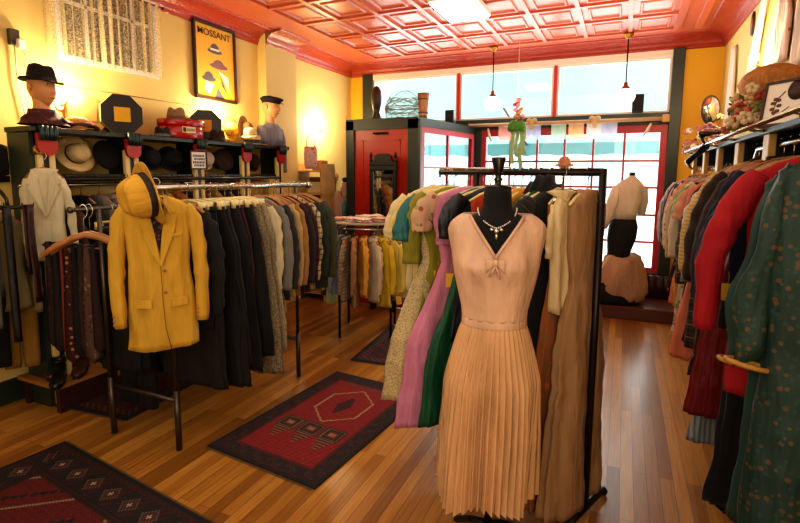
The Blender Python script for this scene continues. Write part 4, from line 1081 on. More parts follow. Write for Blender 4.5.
# boots and shoes on a low board
t = thing('shoe_board', 'low wooden bench near the floor holding brown boots, left', 'shelf', (-3.42, 2.06, 0)); b = B(); bx(b, -.22, .20, -.22, .22, .165, .19); mk('board', b, M_wood, t, smooth=False)
for s in (-1, 1): b = B(); bx(b, s*.17-.02, s*.17+.02, -.20, .20, 0, .165); mk('runner', b, M_dwood, t, smooth=False)
def boot(label, x, y, rz, c, h=.20, z=.191):
    t = thing('leather_boot', label, 'boot', (x, y, z), rz); m = paint('leather_'+c.strip('#'), c, .3, var=.2)
    b = B(); R = []
    for u, yy, zz, w_, hh in ((0, .06, .03, .03, .03), (.1, .05, .035, .036, .035), (.3, .0, .04, .034, .04), (.5, -.06, .036, .036, .034), (.75, -.12, .03, .042, .028), (.95, -.17, .024, .034, .020), (1, -.19, .02, .012, .010)):
        R.append([Vector((w_*math.cos(a), yy, zz+hh*math.sin(a))) for a in [2*PI*k/16 for k in range(16)]])
    skin(b, R); mk('foot', b, m, t)
    b = B(); lathe(b, [(.036, .03), (.040, .08), (.042, .14), (.05, h), (.046, h), (.04, .15)], 18, Matrix.Translation((0, .025, 0)), 0, .9, 1.15); mk('shaft', b, m, t)
    b = B(); R = [[Vector((w_, yy, z0)), Vector((-w_, yy, z0)), Vector((-w_, yy, z1)), Vector((w_, yy, z1))] for yy, w_, z0, z1 in ((.07, .03, 0, .012), (.0, .034, 0, .012), (-.1, .042, 0, .010), (-.19, .02, 0, .010))]; skin(b, R); mk('sole', b, M_blk, t, smooth=False)
boot('brown leather ankle boot on the low bench, left of the pair', -3.50, 2.00, .9, '#4a2414'); boot('brown leather ankle boot on the low bench, right of the pair', -3.36, 2.10, .8, '#4a2414')
boot('black leather shoe at the front corner of the low bench', -3.32, 1.92, .9, '#151010', .12); boot('dark red leather boot behind the brown boots', -3.54, 2.18, .7, '#4f1612', .23)

# ---------------- round rack with children's shirts
CX, CY, CR, CZ = -2.24, 4.22, .36, 1.05
t = thing('round_clothes_rack', 'small round clothes rack with a glass top in the middle', 'clothes rack', (CX, CY, 0))
b = B(); tube(b, [(CR*math.cos(2*PI*k/36), CR*math.sin(2*PI*k/36), CZ) for k in range(37)], .011, 8); mk('ring_rail', b, M_chrome, t)
b = B(); lathe(b, [(.01, CZ+.035), (CR+.03, CZ+.035), (CR+.035, CZ+.042), (CR+.03, CZ+.05), (.01, CZ+.05)], 40); mk('top', b, paint('smoky_top', '#8b8578', .15), t)
for k in range(4):
    a = PI/4+k*PI/2+.35; b = B(); tube(b, [(CR*.95*math.cos(a), CR*.95*math.sin(a), CZ+.03), (CR*.95*math.cos(a), CR*.95*math.sin(a), 0)], .013, 8); mk('leg', b, M_blk, t)
KS = [('#9a8a70', 'stripe', '#6b5c48', 'grey brown striped'), ('#5a4032', 'plain', None, 'dark brown'), ('#B4C892', 'plain', None, 'pale green'), ('#8E9AA8', 'plain', None, 'pale blue'), ('#A8957C', 'plaid', '#7c6650', 'beige checked'), ('#A07850', 'plain', None, 'tan'), ('#D9A038', 'plain', None, 'light orange'), ('#C9B79A', 'plain', None, 'oatmeal'), ('#DDB928', 'plain', None, 'bright yellow'), ('#E0CC62', 'plain', None, 'soft yellow'), ('#D8C0A8', 'plain', None, 'pale peach'), ('#C9A79A', 'stripe', '#a0776c', 'pink striped'), ('#3a3430', 'floral', '#8a7a60', 'black flowered'), ('#6a6256', 'plaid', '#33302b', 'grey plaid'), ('#8a4636', 'plain', None, 'brick red'), ('#4e5a62', 'plain', None, 'slate blue')]
for i, (c, p, c2, nm_) in enumerate(KS):
    a = math.radians(-150+i*13.5) if i < 13 else math.radians(20+(i-12)*45)
    side = 'on the front of the round rack' if i < 13 else 'on the far side of the round rack'
    garment('shirt', F('kid_'+nm_.replace(' ', '_'), c, p, c2, sc=1.4), "small %s child's shirt %s" % (nm_, side), (CX+CR*math.cos(a), CY+CR*math.sin(a), CZ+.0), a+(.35 if i < 13 else 0), L=.60 + .05*(i % 3), w=.125, ht=.026, sl=.5, tag_side=(1 if i in (4, 9) else None), hanger='wood', hlab='small wooden hanger holding the %s child shirt' % nm_)
def folded(label, x, y, z, c, rz, w_=.11, d_=.08, h_=.03, pat='plain', c2=None, cat='folded cloth'):
    t = thing('folded_scarf', label, cat, (x, y, z), rz); m = F('folded_'+c.strip('#'), c, pat, c2, sc=1.3)
    b = B(); 
    for k in range(2):
        R = []
        for i in range(9):
            u = -1+2*i/8; R.append([Vector((w_*u, d_*(1-.06*k)*math.cos(a), h_*.25+h_*.5*k+h_*.3*math.sin(a)+.004*math.sin(u*6+k+a*2))) for a in [2*PI*q/16 for q in range(16)]])
        skin(b, R)
    mk('folds', b, m, t); return t
folded('pale pink folded scarf on the round rack top, left', CX-.19, CY-.1, CZ+.051, '#D8A69A', .3)
folded('white and pink folded scarf in the middle of the round rack top', CX+.0, CY-.16, CZ+.051, '#E2CDBF', -.2, .13, .09, .035, 'floral', '#c9706a')
folded('peach folded scarf on the right of the round rack top', CX+.20, CY-.05, CZ+.051, '#DDAF94', .5, .11, .08, .04)
folded('cream folded scarf at the back of the round rack top', CX-.03, CY+.08, CZ+.051, '#DCC9A8', .9, .12, .08, .045)
folded('grey blue folded cloth at the left rim of the round top', CX-.27, CY+.05, CZ+.051, '#8f9a9a', 1.2, .08, .05, .02)

# ---------------- back left corner: wooden shelves and hanging things
t = thing('wooden_shelves', 'pale wooden stepped shelves in the corner behind the suit rack', 'shelves', (-3.49, 5.02, 0)); t.scale = (.74, 1, 1)
for z, w_ in ((1.58, .22), (1.31, .25), (1.04, .27), (.6, .3), (.1, .3)):
    b = B(); bx(b, -.24, w_+.06, -.03, .28, z-.02, z); mk('shelf_board', b, M_wood2, t, smooth=False)
for x in (-.24, .30):
    b = B(); skin(b, [[Vector((x, y, 0)), Vector((x+.025, y, 0)), Vector((x+.025-(.04 if x > 0 else 0), y, 1.66)), Vector((x-(.04 if x > 0 else 0), y, 1.66))] for y in (-.03, .28)]); mk('side_board', b, M_wood2, t, smooth=False)
b = B(); bx(b, -.24, .3, .27, .285, 0, 1.5); mk('back_board', b, paint('shelf_back', '#8a6030', .6), t, smooth=False)
def bx_item(nm, label, cat, x, y, z, sx, sy, sz, c, rz=0):
    t = thing(nm, label, cat, (x, y, z), rz)
    b = B(); bx(b, -sx, sx, -sy, sy, 0, sz*.75); bev(b, .004); mk('box', b, paint('bx_'+c.strip('#'), c, .6), t, smooth=False)
    b = B(); bx(b, -sx-.004, sx+.004, -sy-.004, sy+.004, sz*.7, sz); bev(b, .004); mk('lid', b, paint('bxl_'+c.strip('#'), c, .5), t, smooth=False)
bx_item('storage_box', 'honey coloured box on the top wooden shelf', 'box', -3.38, 5.12, 1.582, .07, .06, .12, '#B98A3c')
bx_item('storage_box', 'cream box on the second wooden shelf', 'box', -3.42, 5.12, 1.312, .10, .07, .13, '#D8C69a')
bx_item('storage_box', 'dark box on the lowest visible wooden shelf', 'box', -3.44, 5.10, 1.042, .12, .07, .16, '#2a1a14')
t = thing('tote_bag', 'pink and white printed bag hanging above the wooden shelves', 'bag', (-3.38, 4.93, 1.86), .2)
b = B(); R = []
for z, w_, h in ((0, .075, .01), (-.08, .085, .022), (-.2, .08, .026), (-.26, .07, .012)): R.append([Vector((w_*math.cos(a), h*math.sin(a), z)) for a in [2*PI*k/20 for k in range(20)]])
skin(b, R); mk('bag_body', b, F('pink_print', '#E8C8C0', 'floral', '#C23a58', '#D97080', sc=1.6), t)
b = B(); tube(b, [(-.05, 0, 0), (-.04, 0, .1), (0, 0, .14), (.04, 0, .1), (.05, 0, 0)], .005, 6); mk('handle', b, paint('pink_strap', '#C97880', .6), t)
# cream torso with bottle-shaped pendant
t = thing('torso_form', 'small cream torso form with teal pendant beside the red door', 'torso form', (-3.17, 5.35, 0), .45)
b = B(); R = []
for z, hw, ht in ((.80, .12, .07), (.95, .125, .08), (1.10, .145, .09), (1.22, .165, .09), (1.30, .155, .075), (1.35, .09, .06), (1.38, .05, .05), (1.44, .045, .045)):
    R.append([Vector((hw*math.cos(a), ht*math.sin(a), z)) for a in [2*PI*k/32 for k in range(32)]])
skin(b, R); mk('torso', b, F('torso_cream', '#C9A98A'), t); b = B(); tube(b, [(0, 0, .8), (0, 0, .03)], .015, 10); lathe(b, [(.14, 0), (.14, .015), (.02, .04)], 20); mk('stand', b, M_dsteel, t)
b = B(); ell(b, (0, 0, 1.47), (.03, .03, .035)); mk('neck_knob', b, M_blk, t)
t = thing('pendant_necklace', 'teal pendant on a black cord hung on the cream torso form', 'necklace', (-3.17, 5.35, 0), .45)
b = B(); tube(b, [(-.05, -.03, 1.39), (-.03, -.095, 1.28), (0, -.115, 1.24), (.03, -.095, 1.28), (.05, -.03, 1.39)], .004, 6); mk('cord', b, M_blk, t)
b = B(); lathe(b, [(.004, 1.25), (.008, 1.22), (.022, 1.18), (.026, 1.08), (.022, 1.0), (.004, .98)], 14, Matrix.Translation((0, -.13, 0))); mk('pendant', b, paint('teal_enamel', '#3E8E98', .3), t)
hat('straw', 'small brown straw hat on the wall left of the red door', (XL+.03, 5.88, 1.50), (0, RX-.1, 0), '#A9713c', s=.75)
hat('bowler', 'dark grey hat on the wall close beside the vestibule', (-3.10, 5.62, 1.63), (RX-.2, 0, 0), '#3a3834', s=.85)
t = thing('hair_accessory_card', 'strip of pink hair flowers hanging beside the vestibule', 'hair flowers', (-3.06, 5.40, 1.50), .2)
b = B(); bx(b, -.02, .02, -.004, 0, -.4, .0); mk('backing_card', b, M_white, t, smooth=False)
for k in range(3):
    b = B()
    for q in range(6): ell(b, (.028*math.cos(q*PI/3), -.015, -.06-.13*k+.028*math.sin(q*PI/3)), (.022, .012, .022), 8, 6)
    mk('flower', b, paint('pink_silk', '#C8434e', .6), t)
# tall dark mirror against the red door
t = thing('standing_mirror', 'black ornate upright mirror with crest against the red door', 'mirror', (-2.44, 4.93, 0))
b = B(); W_, H0, H1, tt = .165, .60, 1.58, .045
for a in ((-W_, -W_+tt, H0, H1), (W_-tt, W_, H0, H1), (-W_, W_, H1, H1+.06), (-W_, W_, H0-.1, H0)): bx(b, a[0], a[1], 0, .04, a[2], a[3])
bev(b, .006); mk('frame', b, M_blk, t, smooth=False)
b = B(); pr = [(-.17, H1+.06), (.17, H1+.06), (.16, H1+.09), (.11, H1+.10), (.10, H1+.16), (.05, H1+.185), (-.05, H1+.185), (-.10, H1+.16), (-.11, H1+.10), (-.16, H1+.09)]
skin(b, [[Vector((x, y, z)) for x, z in pr] for y in (0, .04)])
for s in (-1, 1): lathe(b, [(.012, H1+.08), (.02, H1+.11), (.012, H1+.14), (.018, H1+.17), (.003, H1+.21)], 12, Matrix.Translation((s*.15, .02, 0)))
mk('crest', b, M_blk, t, smooth=False)
b = B(); bx(b, -W_+tt, W_-tt, .015, .03, H0, H1); mk('mirror_glass', b, M_mirror, t, smooth=False)
for s in (-1, 1): b = B(); bx(b, s*.13-.02, s*.13+.02, -.02, .06, 0, H0-.1); mk('leg', b, M_blk, t, smooth=False)

# ---------------- things on top of the vestibule and ledge
ZV = VZ+.021
t = thing('carved_head', 'dark carved wooden head standing on the vestibule roof', 'sculpture', (-2.70, 5.30, ZV), .4)
b = B(); lathe(b, [(.06, 0), (.055, .04), (.035, .10), (.045, .14), (.06, .20), (.065, .27), (.055, .34), (.03, .385), (.005, .40)], 20, None, 0, 1, 1.15)
for v in b.verts:
    if v.co.y < -.02 and .15 < v.co.z < .3: v.co.y -= .02*math.exp(-(v.co.x/.02)**2)
mk('head', b, M_dwood, t); b = B(); bx(b, -.07, .07, -.07, .07, -.0, .03); bev(b, .005); mk('plinth', b, M_blk, t, smooth=False)
t = thing('wire_basket', 'dome of tangled silver twigs on the vestibule roof', 'sculpture', (-2.40, 5.40, ZV))
b = B()
for k in range(46):
    a0 = rnd.uniform(0, 2*PI); tl = rnd.uniform(-.9, .9); ph = rnd.uniform(0, 6); pts = []
    for i in range(16):
        a = a0+i*.27; r = .22*(1+.05*math.sin(i+ph)); zz = .15+.20*math.sin(a*1.0+ph)*abs(tl)
        if zz < .008: zz = .008+rnd.uniform(0, .02)
        rr = r*math.sqrt(max(.05, 1-((zz-.10)/.28)**2)); pts.append((rr*math.cos(a), rr*.8*math.sin(a), zz))
    tube(b, pts, .0028, 4)
mk('twigs', b, paint('silver_twig', '#9a8f86', .4), t)
t = thing('bark_vase', 'brown flared bark vase on the vestibule roof corner', 'vase', (-2.12, 5.32, ZV))
b = B(); R = []
for r, z in ((.045, 0), (.048, .05), (.052, .14), (.058, .22), (.066, .285), (.058, .285), (.05, .2), (.02, .15)):
    R.append([Vector((r*(1+.05*math.sin(k*2.3+z*20))*math.cos(2*PI*k/24), r*(1+.05*math.sin(k*2.3+z*20))*math.sin(2*PI*k/24), z)) for k in range(24)])
skin(b, R); mk('vase_body', b, F('bark', '#7a4a28', 'fur', '#A9764a', rough=.8), t)
b = B()
for z in (.06, .21): lathe(b, [(.055+z*.03, z), (.058+z*.03, z+.008), (.055+z*.03, z+.016)], 24, cap=False)
mk('rim_band', b, paint('dark_band', '#3c2414', .5), t)
for lb, x in (('small black speaker on the ledge left, beside the bark vase', -2.10), ('small black speaker on the ledge at right of the transom', .085)):
    t = thing('speaker', lb, 'speaker', (x, YF-.10, 2.252), 0)
    b = B(); bx(b, -.06, .06, -.05, .045, 0, .20); bev(b, .008); mk('cabinet', b, M_blk, t, smooth=False)
    b = B(); bx(b, -.05, .05, -.056, -.051, .012, .188); mk('grille', b, paint('speaker_cloth', '#1c1a1a', .9), t, smooth=False)
    if x < -1: t.location = (x, 6.22, ZV)
# curtain pole with flags, ornaments
t = thing('curtain_pole', 'long pale wooden pole with brackets running across above the red window', 'pole', (-.78, YF-.14, 2.165))
b = B(); tube(b, [(-1.10, 0, 0), (1.12, 0, .005)], .022, 12); mk('pole', b, paint('pale_pole', '#C9A983', .5), t)
b = B(); bx(b, 1.12, 1.19, -.035, .035, -.03, .05); bev(b, .004); mk('end_block', b, M_wood2, t, smooth=False)
for x in (-.9, 0, .95): b = B(); tube(b, [(x, 0, .0), (x, .075, 0)], .012, 8); mk('bracket', b, M_wood2, t)
for s in (-.30, .42):
    t2 = thing('bow_ornament', 'pale ribbon bow tied on the pole, %s one' % ('left' if s < 0 else 'right'), 'bow', (-.78+s, YF-.14, 2.19))
    for q in (-1, 1): b = B(); ell(b, (q*.03, -.022, .012), (.035, .016, .028)); mk('bow_loop', b, F('ribbon_cream', '#E0C69c'), t2)
    b = B(); bx(b, -.025, .025, -.028, -.018, -.075, .0); bx(b, -.012, .022, -.030, -.027, -.1, -.04); mk('bow_tail', b, MC['ribbon_cream'], t2, smooth=False)
FL = [(-.62, '#E8A9A0', 'pink'), (-.42, '#EDE4DA', 'white'), (-.27, '#B9C6E6', 'pale blue'), (.02, '#B8E0C8', 'mint'), (.22, '#F0C890', 'apricot'), (.42, '#F2EFE8', 'ivory'), (.58, '#C4CFEA', 'lilac blue')]
for dx, c, nm_ in FL:
    t = thing('paper_flag', 'small translucent %s flag hanging from the pole over the window' % nm_, 'flag', (-.78+dx, YF-.165, 2.14), rnd.uniform(-.1, .1))
    m = N('flag_'+nm_); tr = m.n('ShaderNodeBsdfTranslucent'); tr.inputs[0].default_value = hexc(c); df = m.n('ShaderNodeBsdfDiffuse'); df.inputs[0].default_value = hexc(c)
    tp = m.n('ShaderNodeBsdfTransparent'); mx = m.n('ShaderNodeMixShader'); m.l(tr.outputs[0], mx.inputs[1]); m.l(df.outputs[0], mx.inputs[2]); m2 = m.n('ShaderNodeMixShader'); m2.inputs[0].default_value = .75; m.l(tp.outputs[0], m2.inputs[1]); m.l(mx.outputs[0], m2.inputs[2]); m.done(m2.outputs[0])
    b = B(); R = [[Vector((-.085+.17*i/8, .006*math.sin(i*1.4+z*30), z+.004*math.sin(i))) for i in range(9)] for z in (.0, -.06, -.12, -.175)]
    skin(b, R, closed=False); mk('flag_cloth', b, m.m, t); b = B(); tube(b, [(-.09, 0, 0), (.09, 0, 0)], .003, 5); mk('flag_cord', b, M_white, t)
b = B(); tube(b, [(.23, YF-.17, 2.12), (.20, YF-.17, 2.05), (.15, YF-.18, 1.97)], [.012, .018, .006], 8); o = mk('feather', b, M_white); tag(o, 'white feather hanging at right end of the pole', 'feather')
b = B(); tube(b, [(-1.62, YF-.17, 2.12), (-1.60, YF-.17, 2.03), (-1.57, YF-.18, 1.96)], [.010, .018, .008], 8); o = mk('feather', b, M_white); tag(o, 'white feather hanging at left end of the pole', 'feather')
# flower doll
t = thing('hanging_flower_doll', 'hanging flower bunch with green ribbon skirt on a string before the window', 'decoration', (-1.17, 5.85, 2.13), 0)
b = B(); tube(b, [(0, 0, .25), (0, 0, ZC-2.13-.02)], .0025, 4); mk('string', b, M_white, t)
for i in range(26):
    a = rnd.uniform(0, 2*PI); r = rnd.uniform(.0, .09); z = rnd.uniform(.02, .27); r *= (1-.5*z/.27)
    b = B(); ell(b, (r*math.cos(a), r*math.sin(a), z), (.026, .026, .02), 8, 6); ell(b, (r*math.cos(a)+.012, r*math.sin(a)-.012, z+.01), (.014, .014, .012), 6, 5)
    mk('flower', b, paint(*rnd.choice([('fl_red', '#A8283c', .6), ('fl_cream', '#E8D8C0', .6), ('fl_tan', '#C29a62', .6), ('fl_pink', '#D98a94', .6)])), t)
b = B(); skin(b, [gring(0, 0, z, w_, w_*.7, 28, 1, 0, 3, 0, .10, 8) for z, w_ in ((.03, .06), (0, .085), (-.06, .10), (-.09, .09))]); mk('green_wrap', b, F('green_ribbon', '#6fae4c', 'tweed', '#3f8a3a'), t)
for x, L_ in ((-.05, .38), (.0, .30), (.05, .45), (.08, .28)):
    b = B(); R = [[Vector((x-.022+.01*math.sin(i), .01*math.sin(i*.9), -.08-L_*i/8)), Vector((x+.022+.01*math.sin(i), .01*math.cos(i), -.08-L_*i/8))] for i in range(9)]; skin(b, R, closed=False); mk('ribbon', b, F('pale_green_ribbon', '#A9CFA0'), t)

# ---------------- window mannequin and things at the display
t = thing('window_mannequin', 'headless mannequin in white blouse and black skirt with draped cloth by window', 'mannequin', (0.02, 5.93, .141), .25)
b = B(); R = []
for z, x, hw, ht in ((1.40, .05, .03, .03), (1.375, .05, .05, .04), (1.34, .04, .10, .06), (1.28, .03, .155, .085), (1.15, .02, .15, .10), (1.02, .0, .125, .085), (.92, -.01, .13, .085)):
    R.append([Vector((x+hw*math.cos(a)*(1+.02*math.sin(6*a)), ht*math.sin(a), z)) for a in [2*PI*k/32 for k in range(32)]])
skin(b, R); mk('white_blouse', b, F('white_cotton', '#D8C8B4'), t)
b = B(); tube(b, [(-.09, 0, 1.27), (-.14, -.03, 1.12), (-.19, -.06, .97), (-.24, -.10, .84)], [.055, .06, .055, .04], 14); ell(b, (-.255, -.11, .815), (.03, .02, .03)); mk('sleeve', b, MC['white_cotton'], t)
b = B(); tube(b, [(.165, 0, 1.28), (.185, .02, 1.12), (.17, .02, .97)], [.05, .05, .04], 14); mk('sleeve', b, MC['white_cotton'], t)
b = B(); tube(b, [(.05, 0, 1.40), (.05, 0, 1.435)], .03, 14); mk('neck_cap', b, M_blk, t)
b = B(); skin(b, [gring(x, 0, z, hw, ht, 32) for z, x, hw, ht in ((.93, -.01, .128, .09), (.84, -.01, .15, .10), (.72, -.02, .15, .10), (.56, -.04, .12, .09), (.42, -.06, .11, .09))]); mk('black_skirt', b, m_blk, t)
b = B(); R = []
for i, (z, r) in enumerate(((.53, .12), (.50, .17), (.42, .20), (.33, .23), (.24, .25), (.15, .27), (.08, .25), (.03, .22))):
    R.append([Vector((.0+r*(1+.10*math.sin(5*a+i*.9)+.05*math.sin(11*a+i*1.7))*math.cos(a), r*.75*(1+.08*math.sin(4*a+i))*math.sin(a), z+.03*math.sin(2*a+1)*(1 if i < 7 else 0))) for a in [2*PI*k/56 for k in range(56)]])
skin(b, R); mk('draped_cloth', b, F('tan_lace_cloth', '#C9A583', 'tweed', '#A98263'), t)
t = thing('black_garment_bundle', 'black cloth bundle on the platform beneath the window mannequin', 'cloth', (-.12, 5.78, .141), 0)
b = B(); R = []
for i, (z, r) in enumerate(((.0, .24), (.06, .25), (.14, .2), (.2, .12), (.23, .04))): R.append([Vector((r*1.1*(1+.08*math.sin(5*a+i))*math.cos(a), r*.22*(1+.1*math.sin(3*a+i))*math.sin(a), z)) for a in [2*PI*k/40 for k in range(40)]])
skin(b, R); mk('cloth', b, m_blk, t)
t = thing('radiator', 'brown iron radiator under the right end of the red window', 'radiator', (.36, 6.28, .141))
for k in range(5): b = B(); tube(b, [(-.16+.075*k, 0, .0), (-.16+.075*k, 0, .26)], .028, 10, flat=1.6); mk('radiator_section', b, M_dwood, t)
t = thing('straw_doll_head', 'small peach straw ornament on a thin stand seen above the centre rack', 'ornament', (-.66, 6.15, .141))
b = B(); tube(b, [(0, 0, 0), (0, 0, 1.48)], .012, 8); lathe(b, [(.12, 0), (.12, .015), (.02, .03)], 20); mk('stand', b, M_dsteel, t)
b = B(); ell(b, (0, 0, 1.54), (.075, .08, .085)); mk('ball', b, F('peach_straw', '#D9A582', 'tweed', '#B0805c'), t); b = B(); lathe(b, [(.10, 1.50), (.105, 1.515), (.10, 1.53)], 24); mk('rim', b, MC['peach_straw'], t)

# ---------------- centre rack
A_, B_ = Vector((-.93, 2.60, 1.555)), Vector((-.085, 2.265, 1.56)); dr = (B_-A_).normalized(); pz = math.atan2(dr.y, dr.x)
t = thing('clothes_rack', 'dark metal clothes rack full of dresses in the centre of the shop', 'clothes rack', ((A_.x+B_.x)/2, (A_.y+B_.y)/2, 0), pz)
hl = (B_-A_).length/2
b = B(); tube(b, [(-hl, 0, 1.56), (hl, 0, 1.56)], .017, 12); mk('rail', b, M_dsteel, t)
b = B(); tube(b, [(-hl-.005, 0, 1.53), (-hl, 0, 1.575), (-hl+.45, 0, 1.578)], .007, 8); mk('spare_rail', b, M_chrome, t)
for s in (-1, 1):
    b = B(); tube(b, [(s*hl*(1 if s > 0 else .45), 0, 1.575 if s > 0 else 1.55), (s*hl*(1 if s > 0 else .45), 0, .04)], .016, 12); mk('upright', b, M_dsteel, t)
    b = B(); hq = hl if s > 0 else hl*.45; fl = .2 if s > 0 else .1; tube(b, [(s*hq, -fl, .03), (s*hq, fl, .03)], .015, 10); ell(b, (s*hq, -fl, .02), (.02, .02, .02)); ell(b, (s*hq, fl, .02), (.02, .02, .02)); mk('foot', b, M_dsteel, t)
b = B(); tube(b, [(-hl, 0, .12), (hl, 0, .12)], .012, 10); mk('lower_bar', b, M_dsteel, t)
m_ivory = F('ivory_crepe', '#D8C69C'); m_butter = F('butter_cotton', '#D9BF6E'); m_teal = F('teal_silk', '#1d6a6a', rough=.5); m_chart = F('chartreuse_crepe', '#8f8a22'); m_flor = F('pink_floral_chiffon', '#C9A583', 'floral', '#A8524a', '#8a9a62', sc=1.2)
m_lace = F('ivory_lace', '#DCCB98', 'lace', '#CDBB8A', sc=2.2); m_pink = F('pink_tulle', '#D68AA8'); m_emer = F('emerald_satin', '#0e5a3c', rough=.45); m_nsat = F('navy_satin', '#17202c', rough=.35); m_orange = F('orange_crepe', '#B5421c'); m_brskirt = F('brown_skirt_cloth', '#7a5432')
m_yel = F('gold_yellow_silk', '#D0A32c'); m_velv = F('black_velvet', '#070708', sheen=.15); m_sheer = F('sheer_ivory', '#CDB07c', alpha=.92); m_redch = F('rust_chiffon', '#96592a', 'floral', '#B5632e', '#7d6a2c'); m_taupe = F('taupe_crepe', '#A58058'); m_lilac = F('lilac_satin', '#B7789a')
def cpos(u, off=0): p = A_.lerp(B_, u); return (p.x-dr.y*off, p.y+dr.x*off, p.z+.0)
CG = [
 ('blouse', m_ivory, 'ivory short-sleeved blouse at the far left end of the centre rack', -.05, -.62, dict(w=.185)),
 ('blouse', m_butter, 'butter yellow blouse behind the ivory blouse, centre rack', .02, -.50, dict(w=.2)),
 ('blouse', m_teal, 'teal silk blouse between butter blouse and chartreuse dress', .07, -.42, dict()),
 ('dress', m_chart, 'chartreuse green dress with sleeve and yellow tag, centre rack', .11, -.50, dict(sl=.36, tag_side=-1, L=.86, w=.23)),
 ('dress', m_lace, 'ivory lace dress with scalloped hem hanging lowest at left', .10, -.55, dict(L=1.24, w=.27, flare=1.25)),
 ('dress', m_flor, 'pink floral top dress with brown skirt and yellow tag', .21, -.48, dict(m2=m_brskirt, w=.245, sl=.18, tag_side=-1, L=.95)),
 ('gown', m_pink, 'long pink tulle gown with flared skirt, centre rack', .22, -.45, dict(L=1.34, w=.25, flare=1.18)),
 ('blouse', m_lilac, 'lilac satin blouse against the pink gown', .29, -.25, dict(w=.17)),
 ('gown', m_emer, 'long emerald green satin gown beside the pink gown', .32, -.36, dict(L=1.30, w=.235, flare=1.1)),
 ('dress', m_nsat, 'dark navy satin dress with cream collar and short sleeves', .37, -.42, dict(L=.86, sl=.20, w=.225, trim=m_butter, tag_side=-1)),
 ('gown', m_orange, 'long orange gown hanging just left of the dress form', .45, -.28, dict(L=1.42, w=.225, flare=1.1)),
 ('dress', F('red_print_silk', '#A02a1c', 'floral', '#D07a3c'), 'red printed dress behind the orange gown', .52, -.12, dict(L=1.0)),
 ('dress', m_yel, 'golden yellow silk dress behind the dress form neck', .57, -.1, dict(L=1.05)),
 ('dress', m_mustard, 'mustard dress just right of the golden yellow dress', .62, -.08, dict(L=1.1)),
 ('gown', m_emer, 'emerald green gown seen right of the dress form neck', .68, -.05, dict(L=1.40, w=.2)),
 ('gown', m_velv, 'black velvet gown with ruffled shoulder right of the dress form', .74, -.15, dict(L=1.48, w=.215, ht=.05, sl=.12, flare=1.1)),
 ('gown', m_redch, 'long rust chiffon gown with red bodice, right of black velvet', .84, -.05, dict(L=1.50, w=.19, m2=None, tag_side=-1, ht=.035)),
 ('gown', m_taupe, 'long taupe crepe gown next to the right post', .93, 0, dict(L=1.50, w=.185, ht=.04)),
]
for st, m, lb, u, da, kw in CG:
    kw = dict(kw); kw.setdefault('ht', .026); kw.setdefault('w', .215)
    garment(st, m, lb, cpos(u), pz+PI/2+da, hanger='plastic' if st != 'jacket' else 'wood', **kw)
# ruffle on the velvet shoulder and the ivory bolero
p = cpos(.75); t = thing('velvet_stole', 'ruffled black velvet stole over the shoulder of the black gown', 'stole', (p[0], p[1], 1.53), pz)
b = B(); R = []
for i in range(16):
    u = i/15; c = Vector((-.13+.20*u, -.03, -.11+.09*math.sin(u*PI)-.05*u)); r = .062+.014*math.sin(i*1.7)
    R.append([c+Vector((.35*r*math.cos(a), r*.8*math.sin(a), r*math.cos(a)+.01*math.sin(i*2.1+a*3))) for a in [2*PI*q/16 for q in range(16)]])
skin(b, R); mk('ruffle', b, m_velv, t)
garment('blouse', F('ivory_satin', '#D9C294', rough=.4), 'short ivory satin bolero hanging in front of the rust gown', cpos(.88, -.14), pz+PI/2-.4, L=.60, w=.05, ht=.03, hanger='wire')

# ---------------- dress form with the blush pleated dress
FX, FY = -.435, 1.86; fz = math.radians(13)
t = thing('dress_form', 'black dress form with turned neck knob, foreground centre', 'dress form', (FX, FY, 0), fz)
FL_ = [(1.50, .050, .050), (1.47, .052, .052), (1.43, .054, .055), (1.405, .066, .062), (1.385, .105, .072), (1.365, .150, .080), (1.34, .168, .086), (1.28, .158, .098), (1.20, .152, .118), (1.12, .132, .100), (1.02, .108, .082), (.94, .108, .082), (.84, .125, .098), (.74, .13, .10)]
b = B(); skin(b, [[Vector((hw*math.cos(a), .0+ht*math.sin(a), z)) for a in [2*PI*k/48 for k in range(48)]] for z, hw, ht in FL_]); mk('torso', b, F('black_jersey', '#0a0a0b', rough=.9), t)
b = B(); lathe(b, [(.048, 1.50), (.048, 1.505), (.014, 1.508), (.012, 1.522), (.017, 1.53), (.011, 1.538), (.012, 1.545), (.027, 1.605), (.026, 1.612), (.004, 1.613)], 24); mk('neck_knob', b, paint('black_lacquer', '#0a0909', .25), t)
b = B(); tube(b, [(0, 0, .76), (0, 0, .06)], .018, 12); mk('pole', b, M_blk, t)
b = B()
for k in range(4):
    a = PI/4+k*PI/2; tube(b, [(0, 0, .12), (.10*math.cos(a), .10*math.sin(a), .08), (.20*math.cos(a), .20*math.sin(a), .018)], [.018, .015, .014], 10)
mk('foot', b, M_blk, t)
t = thing('pleated_dress', 'blush pink sleeveless dress with V neck and pleated skirt on form', 'dress', (FX, FY, 0), fz)
m_blush = F('blush_crepe', '#DDB69A', rough=.8); m_pleat = F('blush_pleats', '#D6A97A', rough=.8)
def blush(): return m_blush
